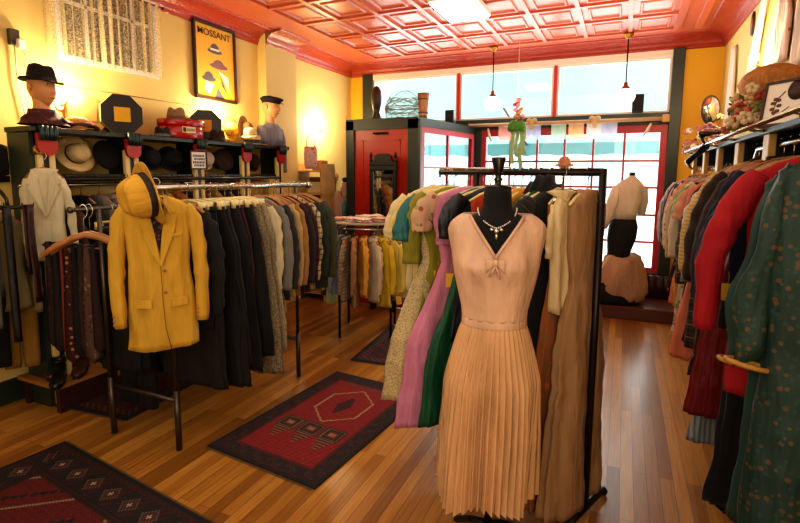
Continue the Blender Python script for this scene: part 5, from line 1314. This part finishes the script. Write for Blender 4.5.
# bodice with V opening: build front/back grid and drop faces in the V and armholes
BL = [(1.398, .128, .060), (1.385, .150, .072), (1.365, .172, .082), (1.34, .182, .092), (1.30, .176, .100), (1.26, .166, .110), (1.21, .160, .126), (1.16, .152, .120), (1.10, .138, .108), (1.04, .124, .098), (1.0, .120, .096)]
b = B(); n = 96; nz = 44; G = []
for j in range(nz+1):
    z = 1.398-(1.398-1.0)*j/nz; hw, ht = lerp_levels(BL, z); row = []
    for i in range(n):
        a = 2*PI*i/n; x = hw*math.cos(a); y = ht*math.sin(a)
        bust = math.exp(-((z-1.21)/.045)**2)*(math.exp(-((x-.07)/.045)**2)+math.exp(-((x+.07)/.045)**2)) if y < 0 else 0
        y -= .022*bust
        r = 1+.006*math.sin(18*a)*max(0, (1.10-z)/.1)*.6
        row.append((x*r, y*r, z))
    G.append(row)
V = {}
def vert(j, i):
    i %= n
    if (j, i) not in V: V[(j, i)] = b.verts.new(G[j][i])
    return V[(j, i)]
for j in range(nz):
    for i in range(n):
        xs_ = [G[j][i], G[j][(i+1) % n], G[j+1][i], G[j+1][(i+1) % n]]; x = sum(q[0] for q in xs_)/4; y = sum(q[1] for q in xs_)/4; z = sum(q[2] for q in xs_)/4
        vw = max(0, (z-1.255)/(1.395-1.255))*.098
        if y < .0 and abs(x) < vw: continue
        if y >= .0 and abs(x) < .085 and z > 1.375: continue
        if abs(x) > .118 and z > 1.385 and False: continue
        b.faces.new((vert(j, i), vert(j, i+1), vert(j+1, i+1), vert(j+1, i)))
# smooth the ragged V edge
for v in b.verts:
    if v.is_boundary and v.co.y < 0 and v.co.z > 1.25 and v.co.z < 1.397:
        s = 1 if v.co.x > 0 else -1; v.co.x = s*max(0, (v.co.z-1.252)/(1.395-1.252))*.098
o = mk('bodice', b, m_blush, t); md = o.modifiers.new('thick', 'SOLIDIFY'); md.thickness = .004; md.offset = 1
b = B()
for s in (-1, 1): tube(b, [(s*.098, -.055, 1.397), (s*.075, -.092, 1.362), (s*.048, -.110, 1.322), (s*.022, -.122, 1.285), (0, -.130, 1.250)], [.005, .006, .006, .006, .006], 8)
mk('neck_edging', b, m_blush, t)
b = B()
for s in (-1, 1):
    R = []
    for i in range(7):
        u = i/6; R.append([Vector((s*.033*u, -.136-.006*math.sin(a)-.004, 1.235+(.006+.020*u)*math.cos(a)-.012*u)) for a in [2*PI*q/12 for q in range(12)]])
    skin(b, R)
ell(b, (0, -.146, 1.235), (.011, .010, .014)); tube(b, [(0, -.144, 1.23), (.012, -.146, 1.20), (.018, -.142, 1.178)], [.007, .012, .006], 8, flat=.4); tube(b, [(0, -.144, 1.23), (-.010, -.146, 1.205), (-.020, -.142, 1.185)], [.007, .012, .006], 8, flat=.4); mk('bow', b, m_blush, t)
b = B(); skin(b, [[Vector((hw*math.cos(a), ht*math.sin(a), z)) for a in [2*PI*k/64 for k in range(64)]] for z, hw, ht in ((1.012, .1225, .098), (1.006, .1245, .100), (.978, .1255, .101), (.972, .124, .099))]); mk('waistband', b, m_blush, t)
# knife pleats
b = B(); R = []; NP = 46; n = NP*8
for j in range(31):
    u = j/30; z = .976-.695*u
    hw = .122+.054*min(1, u*3.2)**.8+.006*u; ht = .098+.052*min(1, u*3)**.8+.022*u
    amp = (.004+.013*min(1, u*1.6))
    row = []
    for k in range(n):
        a = 2*PI*k/n; ph = (a*NP/(2*PI)+.10*math.sin(3*a+u*2)*u) % 1.0
        saw = (ph/.72 if ph < .72 else (1-ph)/.28)-.5
        big = .020*u*math.sin(5*a+.8)+.012*u*math.sin(9*a+2.1)
        r = 1+(amp*saw*2+big*.8)/.16
        row.append(Vector((hw*math.cos(a)*r-.022*u, ht*math.sin(a)*r, z+.018*u*math.sin(4*a+1)*(u > .9)-.006*u)))
    R.append(row)
skin(b, R, False, False); mk('pleated_skirt', b, m_pleat, t)
t = thing('necklace', 'silver rhinestone necklace with drop pendant on the black dress form', 'necklace', (FX, FY, 0), fz)
b = B()
pts = []
for i in range(33):
    a = -PI*.98+PI*.96*i/32+0; u = abs(i-16)/16; pts.append((.072*math.cos(a)*(1+.10*(1-u)), (.068+.028*(1-u))*math.sin(a), 1.355+.065*u**1.3))
for p in pts: ell(b, p, (.0042, .0042, .0042), 6, 5)
tube(b, pts, .0018, 5); mk('chain', b, paint('rhinestone', '#d8d2c8', .15, .8), t)
b = B(); ell(b, (0, -.098, 1.345), (.009, .005, .009)); ell(b, (-.017, -.096, 1.350), (.007, .004, .006)); ell(b, (.017, -.096, 1.350), (.007, .004, .006)); ell(b, (0, -.100, 1.325), (.005, .004, .011)); mk('pendant', b, paint('rhinestone', '#d8d2c8', .15, .8), t)

# ---------------- right wall rail
t = thing('clothes_rail', 'long rail of women\'s clothes fixed along the right wall', 'clothes rail', (.62, 3.7, 0))
b = B(); tube(b, [(0, -1.9, 1.685), (0, -.58, 1.685), (0, -.5, 1.60), (0, 1.95, 1.60)], .014, 10); mk('rail', b, M_chrome, t)
for y in (-1.8, -.65, .6, 1.7): zz_ = 1.685 if y < -.5 else 1.6; b = B(); tube(b, [(0, y, zz_), (.27, y, zz_+.01)], .010, 8); mk('bracket', b, M_chrome, t)
m_rteal = F('teal_kimono_silk', '#1f4a44', 'plain', rough=.6); m_emb = F('teal_embroidered', '#173a34', 'floral', '#24483e', '#5c4a2c', sc=1.9, rough=.6); m_goldl = F('gold_lining', '#B8893c', rough=.5)
m_red = F('scarlet_wool', '#A80f1c'); m_redsat = F('dark_red_satin', '#7d0d12', rough=.45); m_furb = F('dark_brown_fur', '#1d110b', 'fur', '#3d2618'); m_knit = F('cream_knit', '#CDB472', 'hstripe', '#B99a58', sc=3)
m_bwstr = F('pale_blue_stripe', '#9fa9ac', 'stripe', '#6d7c88', sc=2); m_salmon = F('salmon_crepe', '#D17C5a'); m_peach = F('peach_cotton', '#D49a7c'); m_bplaid = F('black_brown_plaid', '#4a3a2c', 'plaid', '#16120f', '#8a7450', sc=1.1); m_whf = F('white_floral', '#CFC2AE', 'floral', '#8a9a86', '#B0706a', sc=1.2); m_mint = F('mint_cotton', '#8fb87a'); m_dkf = F('black_floral', '#1c1a1e', 'floral', '#7a2a30', '#8a7a62')
m_gryk = F('grey_knit', '#9a948a', 'tweed', '#77726a'); m_white2 = F('off_white_cotton', '#CFC4B0'); m_navy2 = F('royal_navy_crepe', '#10142e')
RG = [
 ('kimono', m_emb, 'teal kimono with faint scattered flowers and gold sleeve edge, nearest at right', dict(w=.22, ht=.05, L=1.54, trim=m_goldl), 1.93, 0),
 ('kimono', m_rteal, 'plain dark teal kimono directly behind the flowered teal one', dict(w=.22, ht=.045, L=1.36, trim=m_goldl), 2.06, -.04),
 ('coat', m_red, 'scarlet red wool coat with long sleeve on the right rail', dict(w=.205*1.12, ht=.04, L=.98, tag_side=-1), 2.29, 0),
 ('jacket', m_navy2, 'royal navy jacket hanging behind the scarlet coat', dict(w=.22, ht=.035), 2.52, 0),
 ('gown', m_velv, 'long black velvet gown reaching the floor on the right rail', dict(L=1.56, w=.195, ht=.035, flare=.8), 2.40, 0),
 ('jacket', m_navy2, 'navy jacket with yellow tag behind the black velvet gown', dict(tag_side=-1), 2.52, 0),
 ('fur', m_furb, 'dark brown fur coat behind the scarlet coat', dict(w=.24, ht=.045, L=.85), 2.92, 0),
 ('dress', m_redsat, 'dark red satin dress with low flounced hem, right rail', dict(L=1.34, w=.225, m2=m_redsat, flare=1.1), 3.02, 0),
 ('dress', m_bwstr, 'pale blue striped long dress beside the dark red satin', dict(L=1.52, w=.215, flare=.95), 3.10, 0),
 ('fur', m_furb, 'black brown fur jacket behind the cream knit cardigan', dict(w=.215, ht=.04, L=.7), 3.22, 0),
 ('jacket', m_knit, 'cream knitted cardigan hanging before the fur jacket', dict(w=.235, ht=.035, tag_side=-1), 3.31, 0),
 ('dress', m_dkf, 'black flowered dress with red roses, right rail', dict(L=1.20, sl=.3, w=.22), 3.40, 0),
 ('blouse', m_white2, 'off-white ruffled blouse with yellow tag, right rail', dict(w=.22, tag_side=-1), 3.48, 0),
 ('shirt', m_gryk, 'grey knitted pullover between white blouse and plaid coat', dict(w=.215), 3.57, 0),
 ('coat', m_bplaid, 'black and brown plaid coat with long sleeve, right rail', dict(w=.24, ht=.035, L=1.15), 3.68, 0),
 ('dress', m_navy2, 'navy crepe dress behind the plaid coat', dict(L=1.15, w=.2, sl=.2), 3.79, 0),
 ('gown', m_salmon, 'long salmon gown with short sleeves, right rail', dict(L=1.30, w=.225, sl=.3), 3.90, 0),
 ('blouse', m_peach, 'peach cotton blouse behind the salmon gown', dict(w=.24, L=.8), 3.99, 0),
 ('dress', m_blk, 'black dress with yellow tag between peach and mint clothes', dict(L=1.1, w=.22, tag_side=-1, sl=.3), 4.10, 0),
 ('blouse', m_mint, 'mint green blouse on the right rail', dict(w=.235, L=.72), 4.20, 0),
 ('dress', m_whf, 'long white flowered dress next to the mint blouse', dict(L=1.28, w=.23, sl=.25), 4.30, 0),
 ('shirt', m_white2, 'off-white shirt behind the long white flowered dress', dict(w=.23), 4.42, 0),
 ('dress', m_mustard, 'mustard dress on the right rail towards the window', dict(L=1.1, w=.21), 4.53, 0),
 ('coat', m_beige, 'beige long coat on the right rail towards the window', dict(w=.23, ht=.03), 4.65, 0),
 ('dress', m_salmon, 'salmon dress between beige coat and white shirt', dict(L=1.15, w=.22, sl=.2), 4.78, 0),
 ('shirt', m_whf, 'white flowered shirt on the window end of the right rail', dict(w=.235), 4.90, 0),
 ('dress', m_dkf, 'black flowered dress near the window end of the rail', dict(L=1.1, w=.22, sl=.25), 5.02, 0),
 ('shirt', m_peach, 'peach shirt near the window end of the rail', dict(w=.23), 5.14, 0),
 ('jacket', m_blk, 'black jacket with yellow tag near the window end', dict(w=.225, tag_side=-1), 5.27, 0),
 ('shirt', m_bwstr, 'blue striped shirt near the window end of the rail', dict(w=.23), 5.38, 0),
 ('jacket', m_cream, 'cream jacket second from the window end of the rail', dict(w=.225), 5.48, 0),
 ('shirt', m_navy, 'dark navy shirt, last garment at the window end', dict(w=.22), 5.58, 0),
]
YS = [1.93, 2.07, 2.19, 2.29, 2.40, 2.52, 2.66, 2.78, 2.87, 2.98, 3.10, 3.20, 3.30, 3.41]
for i_, g_ in enumerate(RG): RG[i_] = g_[:4] + ((YS[i_] if i_ < 14 else 3.41+(5.58-3.41)*(i_-13)/(len(RG)-14)), g_[5])
for st, m, lb, kw, y, dz in RG:
    kw = dict(kw); kw.setdefault('ht', .03)
    kw['w'] = min(kw.get('w', .205), .205 if 'scarlet red' not in lb else .225)*(1 if st not in ('fur', 'kimono') else .93)*rnd.uniform(.95, 1.0)
    garment(st, m, lb, (.62, y, (1.695 if y < 3.12 else 1.605)+dz), rnd.uniform(-.06, .06)+.04, hanger='wood', sp2=(1.32 if y < 3.4 else 1.18, .93), **kw)
# high shelf
SXR, ZR = .50, 1.765
t = thing('hat_shelf', 'long dark green shelf with chrome front bar along right wall', 'shelf', (XR, 3.8, 0))
def rw(b, x0, x1, y0, y1, z0, z1): bx(b, x0-XR, x1-XR, y0-3.8, y1-3.8, z0, z1)
b = B(); rw(b, SXR+.06, XR-.005, 1.9, 5.6, ZR-.03, ZR-.005); bev(b, .003); mk('board', b, M_blkgrn, t, smooth=False)
b = B(); tube(b, [(SXR-XR, 1.9-3.8, ZR), (SXR-XR, 5.6-3.8, ZR)], .011, 10)
mk('front_bar', b, M_chrome, t)
for y in (2.1, 2.75, 3.4, 4.05, 4.7, 5.4):
    b = B(); rw(b, SXR+.07, SXR+.10, y-.05, y+.05, 1.56, ZR-.03); bev(b, .003); mk('pillar', b, paint('tan_pillar', '#C49A4c', .5), t, smooth=False)
    b = B(); rw(b, SXR+.10, XR-.03, y-.012, y+.012, 1.63, ZR-.03); mk('divider', b, M_blkgrn, t, smooth=False)
    b = B(); tube(b, [(SXR-XR, y-3.8, ZR), (SXR+.08-XR, y-3.8, ZR-.02)], .008, 8); mk('bar_bracket', b, M_chrome, t)
b = B(); rw(b, XR-.03, XR-.005, 1.9, 5.6, 1.2, ZR-.03); mk('back_panel', b, paint('ochre_back_panel', '#C79A44', .6), t, smooth=False)
for i, y in enumerate((2.35, 3.05, 3.7, 4.35, 5.0)):
    hat(('straw', 'cloche', 'fedora', 'cloche', 'straw')[i], ('tan straw hat in the nearest bay of the right shelf', 'white cloth hat in the right shelf, second bay', 'dark fedora in the middle bay of the right shelf', 'cream cloche hat in the right shelf, fourth bay', 'pale straw hat in the right shelf bay nearest the window')[i], (.77, y, 1.652), (0, 0, .3), ('#B08a50', '#D8D0C0', '#241d1a', '#CDBB94', '#D6BC82')[i], s=.62)
# shelf-top items
def heel(label, x, y, z, rot):
    t = thing('high_heel_shoe', label, 'shoe', (x, y, z), rot)
    b = B(); R = []
    for u, yy, zz, w_, hh in ((0, .085, .085, .012, .020), (.15, .07, .078, .024, .026), (.35, .03, .062, .024, .018), (.6, -.03, .030, .026, .012), (.8, -.08, .014, .033, .014), (.95, -.12, .010, .022, .010), (1, -.135, .008, .006, .006)):
        R.append([Vector((w_*math.cos(a), yy, zz+hh*math.sin(a))) for a in [2*PI*k/14 for k in range(14)]])
    skin(b, R); mk('upper', b, paint('black_patent', '#08080a', .2), t)
    b = B(); tube(b, [(0, .078, .08), (0, .085, .04), (0, .08, -.01)], [.018, .010, .006], 8); mk('heel', b, paint('black_patent', '#08080a', .2), t)
heel('black high heel hooked on the chrome bar, lower one of the pair', SXR-.03, 4.15, ZR-.10, (-1.0, .2, .5)); heel('black high heel on the chrome bar, upper one of the pair', SXR+.05, 4.0, ZR+.03, (-.5, -.2, .9))
t = thing('fur_hat', 'tan fur hat on the right shelf beneath the glowing bulb', 'hat', (.74, 3.62, ZR+.24), .2)
b = B(); R = [[Vector((r*1.1*math.cos(a)*(1+.04*math.sin(7*a+z*30)), r*1.9*math.sin(a)*(1+.04*math.sin(5*a)), z)) for a in [2*PI*k/32 for k in range(32)]] for r, z in ((.07, 0), (.11, .03), (.125, .09), (.11, .14), (.07, .17), (.01, .18))]
skin(b, R); mk('fur_body', b, F('tan_fur', '#B5722f', 'fur', '#D89a52'), t)
def flowers(label, x, y, z, n_, sx, sy, sz, pal, nm='silk_flower_bunch'):
    t = thing(nm, label, 'silk flowers', (x, y, z), 0)
    for i in range(n_):
        px, py, pz_ = rnd.uniform(-sx, sx), rnd.uniform(-sy, sy), abs(rnd.gauss(0, .45))*sz
        b = B(); r = rnd.uniform(.018, .034)
        for q in range(5): a = q*2*PI/5+i; ell(b, (px+r*.7*math.cos(a), py+r*.4*math.sin(a), pz_+r*.7*math.sin(a*1.0)+.02), (r*.6, r*.5, r*.55), 7, 5)
        ell(b, (px-.01, py, pz_+.02), (r*.4, r*.5, r*.4), 6, 5)
        mk('flower', b, paint(*rnd.choice(pal)), t)
    b = B()
    for i in range(n_//2):
        px, py, pz_ = rnd.uniform(-sx, sx), rnd.uniform(-sy, sy), rnd.uniform(.02, sz*.7); c = Vector((px, py, pz_)); d = Vector((rnd.uniform(-1, 1), rnd.uniform(-1, 1), rnd.uniform(-.3, 1))).normalized()*.05; s_ = d.cross(Vector((0, 0, 1))).normalized()*.014
        b.faces.new([b.verts.new(q) for q in (c, c+d*.5+s_, c+d, c+d*.5-s_)])
    mk('leaves', b, paint('leaf_green', '#5d6a2c', .6), t, smooth=False)
P1 = [('fs_coral', '#C4624e', .7), ('fs_tan', '#B9824c', .7), ('fs_rose', '#A8443c', .7), ('fs_cream', '#D8BF94', .7), ('fs_olive', '#76742e', .7)]
P2 = [('fs_mauve', '#B98a92', .7), ('fs_cream', '#D8BF94', .7), ('fs_dark', '#4a3838', .7), ('fs_pale', '#E0CFC2', .7)]
flowers('big bunch of coral and cream silk flowers on the right shelf', .60, 3.15, ZR+.02, 44, .10, .34, .20, P1)
flowers('mauve and cream silk flowers farther along the right shelf', .60, 4.45, ZR+.02, 24, .08, .25, .22, P2)
flowers('pale feathery flowers at the window end of the right shelf', .55, 5.25, ZR-.02, 18, .07, .22, .22, [('fs_pale', '#E0CFC2', .7), ('fs_blush', '#E0A898', .7)])
t = thing('hand_mirror', 'oval dressing mirror on a stand at window end of right shelf', 'mirror', (.62, 4.95, ZR+.0), .3)
b = B(); tube(b, [(0, 0, 0), (0, 0, .20)], .012, 8); lathe(b, [(.06, 0), (.06, .012), (.01, .03)], 18); mk('stand', b, M_dsteel, t)
b = B(); lathe(b, [(.01, -.012), (.085, -.012), (.09, 0), (.085, .012), (.01, .012)], 28, Matrix.Translation((0, 0, .33)) @ Matrix.Rotation(PI/2, 4, 'X') @ Matrix.Diagonal((.85, 1.35, 1, 1))); mk('frame', b, M_steel, t)
b = B(); lathe(b, [(.002, 0), (.074, 0), (.074, .003), (.002, .003)], 28, Matrix.Translation((0, -.014, .33)) @ Matrix.Rotation(PI/2, 4, 'X') @ Matrix.Diagonal((.85, 1.35, 1, 1))); mk('mirror_glass', b, M_mirror, t)
bx_item('storage_box', 'small grey box on the right shelf by the oval mirror', 'box', .68, 4.72, ZR, .06, .07, .12, '#77787a')
t = card('dark framed floral picture leaning at the near end of right shelf', 'picture', (.62, 2.72, ZR+.10), (-.12, 0, -.95), .10, .10, 'framed_picture')
b = B()
for q_ in range(7):
    a = q_*.9; ell(b, (-.035+.016*math.cos(a), -.009, -.01+.03*math.sin(a)), (.013, .0012, .009), 10, 5)
tube(b, [(-.03, -.009, -.07), (-.045, -.009, -.03), (-.03, -.009, .02), (.0, -.009, .05)], .0022, 5); tube(b, [(-.03, -.009, -.07), (0, -.009, -.04), (.03, -.009, -.02)], .002, 5)
mk('drawing', b, paint('ink_brown', '#5b3a2c', .6), t, smooth=False)
b = B(); lathe(b, [(.002, 0), (.045, 0), (.045, .001), (.002, .001)], 20, Matrix.Translation((.055, -.0085, .05)) @ Matrix.Rotation(PI/2, 4, 'X')); mk('painted_vase', b, paint('vase_brown', '#3d231a', .6), t)
t = thing('wall_mirror', 'black framed wall mirror at the right picture edge above the picture', 'mirror', (XR-.005, 2.62, 2.22), (0, 0, -PI/2))
b = B()
for a in ((-.2, .2, .27, .31), (-.2, .2, -.31, -.27), (-.2, -.16, -.27, .27), (.16, .2, -.27, .27)): bx(b, a[0], a[1], -.04, 0, a[2], a[3])
bev(b, .006); mk('frame', b, M_blk, t, smooth=False); b = B(); bx(b, -.16, .16, -.015, -.005, -.27, .27); mk('mirror_glass', b, M_mirror, t, smooth=False)
# gloves, scarves and gowns pinned high on the right wall
def drape(label, x, y, z, L_, w_, m, nm='hanging_scarf', cat='scarf', lean=0):
    t = thing(nm, label, cat, (x, y, z), -PI/2)
    b = B(); R = []
    for i in range(17):
        u = i/16; ww = w_*(.30+.70*min(1, u*2.2)); R.append([Vector((lean*u+ww*math.cos(a), -.025-.018*math.sin(a)*(1+.6*math.sin(6*math.cos(a)+i*.3)), -L_*u)) for a in [2*PI*q/28 for q in range(28)]])
    skin(b, R); mk('cloth', b, m, t); b = B(); tube(b, [(0, -.02, .0), (0, -.0, .012)], .006, 8); mk('pin', b, M_gold, t); return t
m_wsh = F('white_sheer_silk', '#F6EADC', alpha=.85); m_psh = F('pink_sheer_silk', '#EBCDBB', 'floral', '#B0705c', '#E8C9B0', sc=.8, alpha=.95)
drape('white silk stole hanging on right wall nearest the front corner', XR, 5.75, 2.76, .75, .12, m_wsh, lean=.0)
drape('blush white scarf draped high on right wall by the bulb', XR, 4.62, 2.88, .95, .15, F('blush_silk', '#F5DFD2', alpha=.9), lean=-.62)
drape('peach lace camisole hanging high on the right wall', XR, 4.10, 2.78, .50, .20, m_psh, nm='hanging_camisole', cat='camisole')
drape('pale silk shawl on right wall nearest the black mirror', XR, 3.66, 2.74, .55, .14, m_wsh, nm='hanging_shawl', cat='shawl')
t = thing('oval_picture', 'small brown oval picture hung high on the right wall', 'picture', (XR-.003, 5.12, 2.80), (0, 0, -PI/2))
b = B(); lathe(b, [(.01, -.01), (.07, -.01), (.078, 0), (.07, .01), (.01, .012)], 24, Matrix.Rotation(PI/2, 4, 'X') @ Matrix.Diagonal((.8, 1.3, 1, 1))); mk('frame', b, M_dwood, t)
b = B(); lathe(b, [(.002, .012), (.055, .0125), (.002, .014)], 24, Matrix.Rotation(PI/2, 4, 'X') @ Matrix.Diagonal((.8, 1.3, 1, 1))); mk('painting', b, paint('sepia', '#9a6a44', .5), t)
# slipper on the floor right
t = thing('slipper', 'dark blue slipper on the floor under the right rail', 'shoe', (.50, 2.66, .002), .2)
b = B(); R = [[Vector((w_*math.cos(a), yy, .022+h*math.sin(a))) for a in [2*PI*k/14 for k in range(14)]] for yy, w_, h in ((.11, .02, .014), (.08, .035, .02), (0, .034, .02), (-.07, .042, .022), (-.12, .02, .016))]; skin(b, R); mk('upper', b, F('slipper_blue', '#1c2838'), t)
b = B(); R = [[Vector((-w_, yy, 0)), Vector((w_, yy, 0)), Vector((w_, yy, .008)), Vector((-w_, yy, .008))] for yy, w_ in ((.115, .022), (.08, .036), (0, .035), (-.07, .043), (-.122, .022))]; skin(b, R); mk('sole', b, M_blk, t, smooth=False)

# ---------------- rugs: knotted pile coloured cell by cell
def rug(label, x, y, rz, W_, L_, paintf, nx, ny, fringe=True, z=.002):
    t = thing('patterned_rug', label, 'rug', (x, y, z), rz)
    b = B(); lay = b.loops.layers.color.new('Col')
    vs = [[b.verts.new((-W_/2+W_*i/nx, -L_/2+L_*j/ny, .008)) for i in range(nx+1)] for j in range(ny+1)]
    for j in range(ny):
        for i in range(nx):
            f = b.faces.new((vs[j][i], vs[j][i+1], vs[j+1][i+1], vs[j+1][i])); hx = paintf(i, j, nx, ny).lstrip('#'); c = tuple(int(hx[q:q+2], 16)/255 for q in (0, 2, 4))+(1,)
            for lp in f.loops: lp[lay] = c
    me = bpy.data.meshes.new('pile'); b.to_mesh(me); b.free(); me.materials.append(vcol('knotted_pile')); o = bpy.data.objects.new('pile', me); COL.objects.link(o); o.parent = t
    b = B(); bx(b, -W_/2-.004, W_/2+.004, -L_/2-.004, L_/2+.004, 0, .0075); mk('edge_binding', b, paint('rug_binding', '#1c1712', .9), t, smooth=False)
    if fringe:
        b = B()
        for s in (-1, 1):
            for k in range(int(W_/.008)): xx = -W_/2+.008*k; bx(b, xx, xx+.003, s*L_/2-(.02 if s < 0 else 0), s*L_/2+(.02 if s > 0 else 0), 0, .002)
        mk('fringe', b, paint('rug_fringe', '#6b5a3c', .9), t, smooth=False)['kind'] = 'stuff'
    return t
RED, DRED, NAV, TAN, BRN = '#8C1512', '#5d0f10', '#1a1518', '#8a7048', '#2a1712'
def rugA(i, j, nx, ny):
    u, v = (i+.5)/nx, (j+.5)/ny; e = min(i, nx-1-i); g = min(j, ny-1-j)
    if e < 2 or g < 2: return NAV
    if e < 13 or g < 13:
        m = (i*1+j) if e < 13 else i
        k = (j if e < 13 else i)
        d = (e if e < 13 else g)
        if d in (3, 12): return '#3d1512'
        if (k//5+d//4) % 3 == 0 and (k+d) % 3: return '#4a1814'
        if k % 11 == 5 and 5 < d < 10: return '#3d3a2c'
        return BRN if (k+d) % 2 else NAV
    if e < 15 or g < 15: return '#5a1210'
    X = abs(u-.5); Y = v
    # pale outlined hexagon in the upper half
    cy, hh, hw = .64, .20, .205
    dv = abs(v-cy); wv = hw if dv < hh*.45 else hw*(1-(dv-hh*.45)/(hh*.55))
    if dv < hh and abs(X-wv) < .012: return '#A08a5c'
    if dv < hh and X < wv:
        if dv < .09 and X < .07*(1-dv/.12): return '#4a0f12' if (i+j) % 3 else '#2a1418'
        return RED if (i*7+j*3) % 11 else DRED
    # three boxed motifs with combs beneath
    for cx in (-.21, 0, .21):
        dx, dy = abs(u-.5-cx), abs(v-.36)
        if dx < .095 and dy < .052:
            q = max(dx/.095, dy/.052)
            return '#1c1614' if q > .86 else '#6b5a3a' if q > .72 else '#221a16' if q > .5 else '#6e1a16' if q > .3 else '#8a7448'
        dy2 = .305-v
        if 0 < dy2 < .085 and dx < .075*(1-dy2/.11): return '#7c6a44' if j % 3 == 0 else DRED
    if v > .86 and X < .26 and int(u*ny) % 8 < 5 and .87 < v < .90: return '#5a4a34'
    return RED if (i*5+j*7) % 13 > 1 else DRED
def rugB(i, j, nx, ny):
    e = min(i, nx-1-i); g = min(j, ny-1-j); d = min(e, g)
    if d < 2: return '#151012'
    if d < 5: return '#3d1712' if (i+j) % 4 else '#1c1413'
    if d < 20:
        k = j if e < g else i; kk = k % 16; dd = d-12
        r = abs(kk-8)+abs(dd)
        if r < 2: return '#A39a84'
        if r == 3: return '#6a2a20'
        if r in (4, 5) and (kk+dd) % 2: return '#5d564a'
        if (k//8) % 2: return '#2a1216' if (k+d) % 5 else '#4a1818'
        return '#1a1416' if (k+d) % 4 else '#301618'
    if d < 24: return '#3a1214' if d % 2 else '#151012'
    x, y = (i-nx/2), (j-ny*.42); a = abs(x); b_ = abs(y)
    q = (a+b_) % 34
    if q < 2: return '#8a7c64'
    if 10 < q < 15 and (i//3+j//3) % 2: return '#15161c'
    if abs(a-b_) < 3 and a < 16: return '#B09a78' if (i+j) % 3 else '#2a1416'
    if (a-22)**2+(b_-18)**2 < 60: return '#151318'
    if (a)**2+(b_)**2 < 30: return '#1a1418'
    return '#66100f' if (i*3+j*5) % 9 > 1 else '#4a0e10'
def rugC(i, j, nx, ny):
    d = min(i, nx-1-i, j, ny-1-j)
    if d < 3: return '#1a1214'
    if d < 9: return '#4a1616' if (i+j) % 5 else '#6b5338'
    return '#4d1012' if ((i//4)+(j//4)) % 3 else '#231518'
rug('red and navy rug with pale hexagon in the middle of the floor', -1.64, 2.54, -.09, .77, 1.22, rugA, 96, 150)
rug('large dark red patterned rug cut by the bottom left picture edge', -2.25, .62, -.12, 1.45, 1.9, rugB, 150, 196)
rug('small dark red rug on the floor under the left clothes rack', -3.12, 2.42, .1, .62, .95, rugC, 60, 90)
rug('dark rug on the floor beyond the round rack', -1.72, 3.98, .1, .66, 1.0, rugC, 60, 90)
rug('dark narrow mat in the aisle behind the right rack post', -.42, 5.0, 0, .5, 1.1, rugC, 50, 90)
tag_o = None
try:
    SC.view_settings.view_transform = 'Standard'; SC.view_settings.look = 'Medium High Contrast'
except Exception: pass
SC.view_settings.exposure = -0.48
